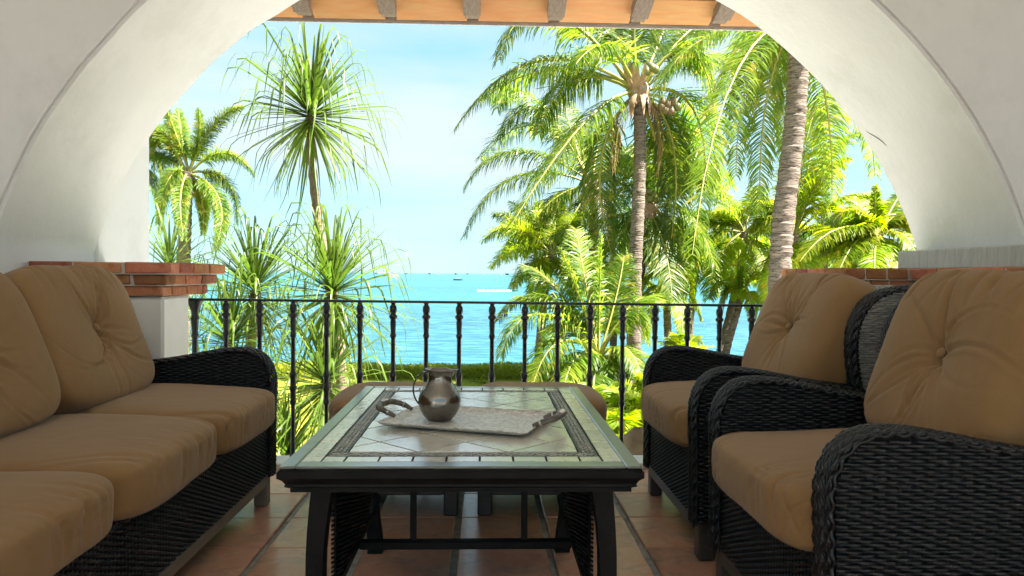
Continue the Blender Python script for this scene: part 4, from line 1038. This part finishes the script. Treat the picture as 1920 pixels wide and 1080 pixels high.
palm('coconut_palm', 'yellow green palm between the tallest trunk and the thick one, over the water', (1395, 435), 23,
     [(1388, 500), (1372, 580), (1350, 668)],
     [(1290, 540, 1330, 450, 0), (1330, 560, 1350, 480, -1), (1440, 560, 1430, 480, -1), (1385, 560, 1385, 490, -1), (1300, 400, 1345, 400, 1), (1350, 350, 1370, 395, 1), (1450, 400, 1430, 405, 0), (1260, 470, 1320, 420, 1), (1420, 350, 1410, 390, 1), (1480, 480, 1445, 430, 0), (1310, 490, 1350, 440, 2)],
     .13, .16, seed=7, nl=52, ll=1.05, mat_=LEAFY, extra=7, el=2.3)
palm('coconut_palm', 'small thin stemmed palm over the water seen above the far armchair', (1388, 562), 22,
     [(1384, 580), (1372, 620), (1360, 668)],
     [(1455, 575, 1425, 512, 0), (1350, 600, 1365, 545, 0), (1330, 560, 1355, 530, 0), (1410, 600, 1405, 550, -1), (1390, 500, 1390, 530, 0), (1440, 620, 1420, 560, 0), (1360, 510, 1375, 530, 1)],
     .10, .12, seed=8, nl=44, ll=.7, mat_=LEAFY)
palm('coconut_palm', 'small palm with arching yellow fronds just right of the tallest trunk', (1250, 528), 21,
     [(1250, 560), (1252, 620), (1256, 690)],
     [(1200, 590, 1215, 520, 0), (1300, 570, 1285, 520, 0), (1315, 600, 1290, 550, 0), (1250, 460, 1250, 490, 0), (1210, 640, 1222, 560, -1), (1280, 630, 1272, 565, -1), (1220, 470, 1232, 500, 1), (1290, 480, 1275, 500, 1)],
     .10, .12, seed=9, nl=46, ll=.75, mat_=LEAFY)
palm('coconut_palm', 'feathery yellow green palm at the left edge of the palm group', (1035, 478), 22.5,
     [(1025, 520), (1018, 580), (1012, 650)],
     [(905, 452, 965, 428, 0), (925, 402, 980, 420, 1), (920, 500, 975, 465, -1), (960, 540, 995, 495, -1), (1000, 580, 1010, 520, -1), (1090, 400, 1065, 425, 1), (1130, 470, 1085, 440, 0), (1075, 560, 1060, 505, -1), (1010, 380, 1020, 425, 1), (1120, 520, 1080, 480, 0), (960, 380, 1000, 420, 2), (1050, 370, 1040, 420, 1), (950, 470, 990, 450, 2)],
     .12, .15, seed=10, nl=54, ll=.8, mat_=LEAFY, bush=1, lw=.017)
palm('young_palm', 'young stemless coconut palm with tall upright fronds, left of the tallest trunk', (1125, 668), 17,
     [(1122, 700)],
     [(1052, 470, 1080, 540, 0), (1128, 440, 1125, 540, 0), (1170, 480, 1155, 560, 1), (938, 668, 1010, 588, -1), (985, 560, 1050, 570, 0), (935, 600, 1015, 560, 1), (1215, 640, 1180, 590, 0), (1205, 720, 1175, 655, -1), (1000, 720, 1050, 640, -1.5), (1110, 770, 1115, 700, -1.5), (1230, 570, 1185, 570, 1), (1080, 430, 1100, 540, 1), (1160, 740, 1148, 680, -1), (1055, 740, 1080, 670, -1.5), (990, 500, 1050, 550, 1), (1030, 640, 1070, 610, 2)],
     .12, .16, seed=11, nl=54, ll=.95, mat_=LEAFA, cat='young palm', group=None, lw=.02)
palm('coconut_palm', 'dense yellow green palm crown filling the gap behind the two middle trunks', (1150, 530), 25, [(1150, 600), (1150, 690)],
     [(1070, 590, 1105, 520, 0), (1230, 560, 1195, 510, 0), (1100, 640, 1120, 570, -1), (1210, 620, 1185, 560, -1), (1150, 440, 1150, 480, 0), (1080, 480, 1110, 490, 0), (1220, 470, 1190, 485, 0)], .12, .14, seed=21, nl=50, ll=.95, mat_=LEAFY, extra=8, el=2.0)
palm('coconut_palm', 'yellow green palm crown low behind the hanging frond, left of the thick trunk', (1310, 470), 27, [(1300, 540), (1290, 660)],
     [(1230, 520, 1265, 460, 0), (1390, 520, 1355, 460, 0), (1270, 560, 1285, 505, -1), (1350, 555, 1335, 500, -1), (1310, 390, 1310, 425, 0), (1250, 420, 1275, 430, 0), (1370, 420, 1345, 430, 0)], .12, .14, seed=22, nl=50, ll=1.1, mat_=LEAFY, extra=8, el=2.2)
palm('coconut_palm', 'green palm crown just right of the thick trunk above the brick cap', (1545, 455), 24, [(1545, 540), (1545, 640)],
     [(1480, 500, 1505, 440, 0), (1620, 500, 1590, 440, 0), (1510, 540, 1520, 490, -1), (1590, 530, 1575, 480, -1), (1540, 380, 1543, 415, 0)], .12, .14, seed=23, nl=50, ll=1.0, mat_=LEAFA, extra=8, el=2.0)
# feathery ground palms at the foot of the trunks
for i, (x, y, Y, ln, lab) in enumerate([(1150, 800, 12.5, 1.5, 'low lime green palm shrub in the gap beside the table corner'), (1185, 760, 14.5, 1.5, 'low lime green palm shrub round the foot of the tallest trunk'), (1100, 760, 15, 1.3, 'low lime green palm shrub under the young palm'), (1280, 650, 20, 1.2, 'small lime green shrub by the water right of the tallest trunk'),
                                        (1230, 740, 16, 1.5, 'low lime green palm shrub behind the arm of the far chair'), (1175, 860, 9.0, 1.1, 'lime green fern palm closest to the sill, beside the far chair'), (1130, 720, 17.5, 1.2, 'low palm shrub behind the right ottoman'), (908, 700, 22, .55, 'small yellow green sprig standing above the clipped hedge')]):
    c = P(x, y, Y); e = empty('palm_shrub', (c[0], c[1], -2.2), lab, 'shrub', 'palm shrubs under the palms'); rs = random.Random(i+3)
    for k in range(26 if i != 7 else 9):
        az = rs.uniform(0, 6.28); el_ = R(rs.uniform(-5, 80)); L_ = ln*rs.uniform(.6, 1.05); d = np.array([math.cos(az)*math.cos(el_), math.sin(az)*math.cos(el_), math.sin(el_)])
        A = c+np.array([rs.uniform(-.15, .15), rs.uniform(-.15, .15), -.3]); Bc = A+d*L_*.6; Cc = Bc+np.array([d[0], d[1], 0])*L_*.5+np.array([0, 0, -.25*L_*rs.random()])
        frond(e, A, Bc, Cc, nl=26, ll=.42*ln/1.3, droop=.22, lw=.016, mat_=LEAFY, seed=900+i*40+k, rad=.012)
    mb = MB(); mb.tube([(0, 0, 0), (0, 0, c[2]-.3+2.2)], [.06, .03], 7); mb.build('stem', BARKP, e)
# foxtail palm at left
palm('foxtail_palm', 'bushy foxtail palm beside the left edge of the arch', (352, 322), 20,
     [(350, 360), (347, 430), (345, 500), (344, 600)],
     [(445, 420, 425, 340, 0), (478, 330, 420, 286, 0), (402, 470, 412, 375, -1), (372, 205, 372, 260, 0), (455, 200, 400, 235, 0), (290, 330, 300, 250, 0), (296, 420, 318, 335, -1), (345, 450, 338, 372, -1.5), (335, 205, 340, 255, 1), (280, 240, 305, 250, 1), (270, 300, 300, 290, 1), (380, 440, 378, 370, 1), (310, 200, 328, 250, 0)],
     .15, .18, seed=12, nl=60, ll=.5, bush=2, lw=.011, mat_=LEAFA, group=None, droop=.3, fwd=.8)
palm('coconut_palm', 'palm partly hidden behind the left edge of the arch', (255, 300), 24, [(255, 400), (255, 600)],
     [(330, 330, 305, 255, 0), (310, 400, 300, 300, 0), (320, 230, 290, 250, 1), (300, 440, 290, 350, 0), (340, 280, 300, 260, 1)], .15, .18, seed=13, nl=50, ll=.9, mat_=LEAFD)

# strap-leaved trees
def leafvariant(elev, L_, seed, wid=.017):
    rs = np.random.RandomState(seed); n = 13; pts = [np.zeros(3)]; e = elev; fold = rs.uniform(.48, .8); lat = 0; la = rs.normal(0, .12)
    hang = R(-rs.uniform(66, 86))
    for i in range(1, n):
        t = i/(n-1)
        if t < fold: e2 = elev-R(14)*t/fold
        else:
            u_ = min(1, (t-fold)/.16); tgt = min(hang, elev-R(20)) if elev > R(-50) else hang; e2 = (elev-R(14))*(1-u_)+tgt*u_
            if elev > R(60) and rs.random() < .0: e2 = elev
        st = L_/(n-1); lat += st*math.sin(la)*t; pts.append(pts[-1]+np.array([st*math.cos(e2), 0, st*math.sin(e2)]))
    pts = np.array(pts); pts[:, 1] += np.linspace(0, 1, n)**2*rs.normal(0, .06)*L_
    T = np.gradient(pts, axis=0); T /= np.linalg.norm(T, axis=1)[:, None]; V = []; tw = rs.normal(0, .5)
    for i in range(n):
        t = i/(n-1); w = wid*(.7+.5*math.sin(math.pi*min(1, t*1.6)) if t < .4 else 1.2*(1-t)**.7+.03)
        s = np.array([0, 1.0, 0]); up = np.cross(s, T[i]); a = tw*t; s2 = s*math.cos(a)+up*math.sin(a); u2 = np.cross(s2, T[i])
        V += [pts[i]-s2*w+u2*w*.35, pts[i], pts[i]+s2*w+u2*w*.35]
    q = []
    for i in range(n-1):
        for k in range(2): a = i*3+k; q.append((a, a+1, a+4, a+3))
    return newmesh('leaf', np.array(V), np.array(q), True, STRAP)
LV = {}
for bi_, el_ in enumerate(range(-75, 91, 11)):
    LV[bi_] = [leafvariant(R(el_), 1.0, 7*bi_+s, .0135) for s in range(4)]
NB = len(LV)
def straptree(label, crown, Y, trunk, nleaf, L_, rt, rb, seed, lo=-60, hi=88):
    rs = random.Random(seed); c = P(crown[0], crown[1], Y); pts = [c]+[P(q[0], q[1], q[2] if len(q) > 2 else Y) for q in trunk]
    b = pts[-1]; pts.append(np.array([b[0]+(.05), b[1], -2.2])); base = pts[-1]
    e = empty('strap_leaf_tree', tuple(base), label, 'tree', 'strap leaved trees beyond the railing')
    sp = spline(pts, 10); n = len(sp); mb = MB(); mb.tube([tuple(a-base) for a in sp], [(rt+(rb-rt)*(i/(n-1)))*(1+.10*math.sin(i*1.9)+rs.uniform(-.05, .05)) for i in range(n)], 10); mb.build('trunk', BARKP, e, True)
    for k in range(nleaf):
        u_ = (k+.5)/nleaf; el_ = lo+(hi-lo)*u_**.95+rs.uniform(-6, 6); bi_ = max(0, min(NB-1, round((el_+75)/11))); az = k*2.39996+rs.uniform(-.3, .3)
        o = link('leaf', LV[bi_][rs.randrange(4)], e, tuple(c-base+np.array([0, 0, -.10+.16*u_])), (rs.uniform(-.05, .05), rs.uniform(-.05, .05), az))
        s = L_*rs.uniform(.78, 1.12)*(1.0 if el_ > -30 else .85); o.scale = (s, s*.9+.1, s)
    return e
straptree('tall strap leaved tree with one round crown on a thin stem against the sky', (583, 212), 7.2, [(582, 240), (586, 320), (597, 420), (612, 500), (628, 600, 7.4), (640, 700, 7.4)], 215, 1.06, .034, .055, 1)
straptree('short strap leaved tree with an orange stem left of centre, second crown from the left', (478, 545), 7.0, [(474, 580), (470, 650), (468, 720)], 160, .98, .045, .06, 2)
straptree('strap leaved tree with a dense crown on the stem of the tall one', (625, 545), 6.6, [(622, 600), (618, 680), (612, 760)], 180, 1.02, .04, .055, 3)
straptree('strap leaved plant whose low crown spreads just beyond the balusters', (612, 715), 6.2, [(612, 760), (608, 820)], 150, .95, .05, .06, 4, lo=-50)
straptree('strap leaved tree half hidden behind the brick cap, leftmost crown', (318, 505), 7.6, [(318, 560), (318, 620)], 70, .9, .04, .05, 5)
straptree('strap leaved plant low behind the sofa arm, left of the balusters', (430, 640), 6.6, [(432, 700), (432, 760)], 140, .88, .04, .05, 6)
straptree('strap leaved plant at the foot of the railing between sofa and table', (540, 850), 6.0, [(540, 900)], 120, .75, .04, .05, 8, lo=-20)
straptree('strap leaved plant low down between the sofa arm and the second baluster', (390, 760), 6.4, [(390, 800)], 110, .8, .04, .05, 9, lo=-30)

# hedge
HB = mat('hedge inner twigs', (.19, .25, .02), .9)
hedge = empty('clipped_hedge', (0, 22.9, -2.2), 'low clipped green hedge along the seaward edge of the lawn', 'hedge')
mb = MB(); mb.box(-16, 14, -.22, .42, 0, .33, .05); mb.build('twigs', HB, hedge)
n = 42000; px = NP.uniform(-16.05, 14.05, n); face = NP.rand(n); fz = NP.uniform(0, .37, n); py = np.where(face < .5, -.50+.55*fz**1.4+NP.uniform(-.04, .04, n), NP.uniform(-.32, .45, n)); pz = np.where(face < .5, fz, NP.uniform(.31, .38, n)+.02*np.sin(px*3))
pz += .03*np.sin(px*.9)*(pz > .3)
d = NP.normal(0, 1, (n, 3)); d[:, 2] = np.abs(d[:, 2]); d[:, 1] -= .3; d /= np.linalg.norm(d, axis=1)[:, None]
v, q = strips(np.stack([px, py, pz], 1), d, NP.uniform(.06, .12, n), NP.uniform(.018, .034, n), NP.normal(0, 1, (n, 3)), np.full(n, .15), 1)
o = link('leaves', newmesh('leaves', v, q, False, HEDGEM), hedge); o['kind'] = 'stuff'
# grass tufts of the lawn
n = 60000; gx = NP.uniform(-9, 7, n); gy = 10.6+NP.rand(n)**.8*12; 
d = NP.normal(0, .35, (n, 3)); d[:, 2] = 1; d /= np.linalg.norm(d, axis=1)[:, None]
v, q = strips(np.stack([gx, gy, np.full(n, -2.2)], 1), d, NP.uniform(.04, .09, n), NP.uniform(.005, .010, n), NP.normal(0, 1, (n, 3)), np.full(n, .2), 1)
tag(link('grass', newmesh('grass', v, q, False, leafmat('grass blade', (.19, .21, .02), (.27, .26, .03), trans=.35))), 'short yellow green grass growing over the lawn beyond the terrace', 'grass', kind='stuff')
# planting bed round the palms
bed = MB(); pts = [(1.6, 10.6), (2.2, 14), (2.6, 18.5), (3.6, 21), (8, 22.4), (16, 22.4), (16, 10.6)]; bed.add([(a, b, -2.192) for a, b in pts], [tuple(range(len(pts)))]); tag(bed.build('planting_bed', SOIL), kind='structure')
# boulder near the sill
bo = MB(); rs = random.Random(4); c = P(1196, 815, 4.9)
bo.lathe([(.03, 0), (.06, .03), (.095, .09), (.10, .16), (.085, .21), (.05, .25), (.02, .265)], n=14)
bo.v = [(a*(1+rs.uniform(-.2, .2)), b*(1+rs.uniform(-.2, .2)), z+rs.uniform(-.01, .01)) for a, b, z in bo.v]
o = bo.build('boulder', ROCK, None, True, (c[0], c[1], c[2]-.22)); tag(o, 'rounded brown boulder on a post base just beyond the sill by the far armchair', 'boulder')
bo = MB(); bo.box(c[0]-.12, c[0]+.12, c[1]-.12, c[1]+.12, -2.2, c[2]-.215, .03); tag(bo.build('stone_plinth', ROCK), 'brown stone plinth carrying the boulder below the railing', 'plinth')

# ------------------------------------------------------------------ boats
HULL = mat('teal boat hull', (.035, .13, .15), .5); CAB = mat('boat cabin', (.42, .46, .50), .5); FOAM = mat('white foam', (.8, .85, .87), .7)
def boat(name, label, x, y, L_, hullm, cabm, group=None, rz_=0):
    e = empty(name, (x, y, -3.25), label, 'boat', group, rz_); m = MB(); H_ = L_*.13; v = []; f = []
    st = [(-.5, .8), (-.3, 1), (0, 1), (.25, .85), (.42, .45), (.5, .05)]
    for (t, w) in st:
        ww = w*L_*.14; sh = H_*(1+.5*max(0, t)); v += [(t*L_, -ww, sh), (t*L_, -ww*.7, -.1), (t*L_, ww*.7, -.1), (t*L_, ww, sh)]
    for i in range(5):
        for k in range(4): f.append((i*4+k, i*4+(k+1) % 4, (i+1)*4+(k+1) % 4, (i+1)*4+k))
    f += [(0, 1, 2, 3), (20, 21, 22, 23)]; m.add(v, f); m.build('hull', hullm, e)
    m = MB(); m.box(-.18*L_, .18*L_, -.09*L_, .09*L_, H_, H_+.11*L_, .02*L_); m.box(-.24*L_, .2*L_, -.11*L_, .11*L_, H_+.16*L_, H_+.18*L_, .002)
    for sx in (-.2, .17):
        for sy in (-.09, .09): m.tube([(sx*L_, sy*L_, H_), (sx*L_, sy*L_, H_+.165*L_)], .006*L_, 5)
    m.build('cabin', cabm, e)
    m = MB(); m.tube([(-.35*L_, 0, H_), (-.35*L_, 0, H_+.3*L_)], .008*L_, 5); m.build('mast', hullm, e)
    return e
q = P(859, 525, 480); boat('motor_boat', 'dark teal boat with an awning on the open sea below the horizon', q[0], 480, 6.3, HULL, CAB)
q = P(965, 545, 185); boat('speed_boat', 'tiny dark speedboat at the right end of a white wake', q[0], 185, 1.9, HULL, CAB, rz_=0)
wk = MB(); xa = P(895, 545, 185)[0]; xb = q[0]-.8; nn = 26; v = []; f = []
for i in range(nn+1):
    t = i/nn; x = xa+(xb-xa)*t; w_ = .9*(1-.6*t)*(1+.3*math.sin(i*2.3)); v += [(x, 185-w_, -3.2), (x, 185+w_, -3.2), (x, 185, -3.2+.22*(1+.5*math.sin(i*1.7)))]
for i in range(nn): a = i*3; f += [(a, a+3, a+5, a+2), (a+2, a+5, a+4, a+1)]
wk.add(v, f); tag(wk.build('wake', FOAM), 'white foam wake trailing behind the tiny speedboat', 'wake')
for i, (x, ln, lab) in enumerate([(821, 9, 'white boat on the horizon left of the dark boat'), (906, 7, 'white boat on the horizon right of the dark boat'), (939, 8, 'white boat on the horizon nearest the palms')]):
    q = P(x, 514, 2200); boat('far_boat', lab, q[0], 2200, ln, CAB, FOAM, 'far white boats on the horizon')
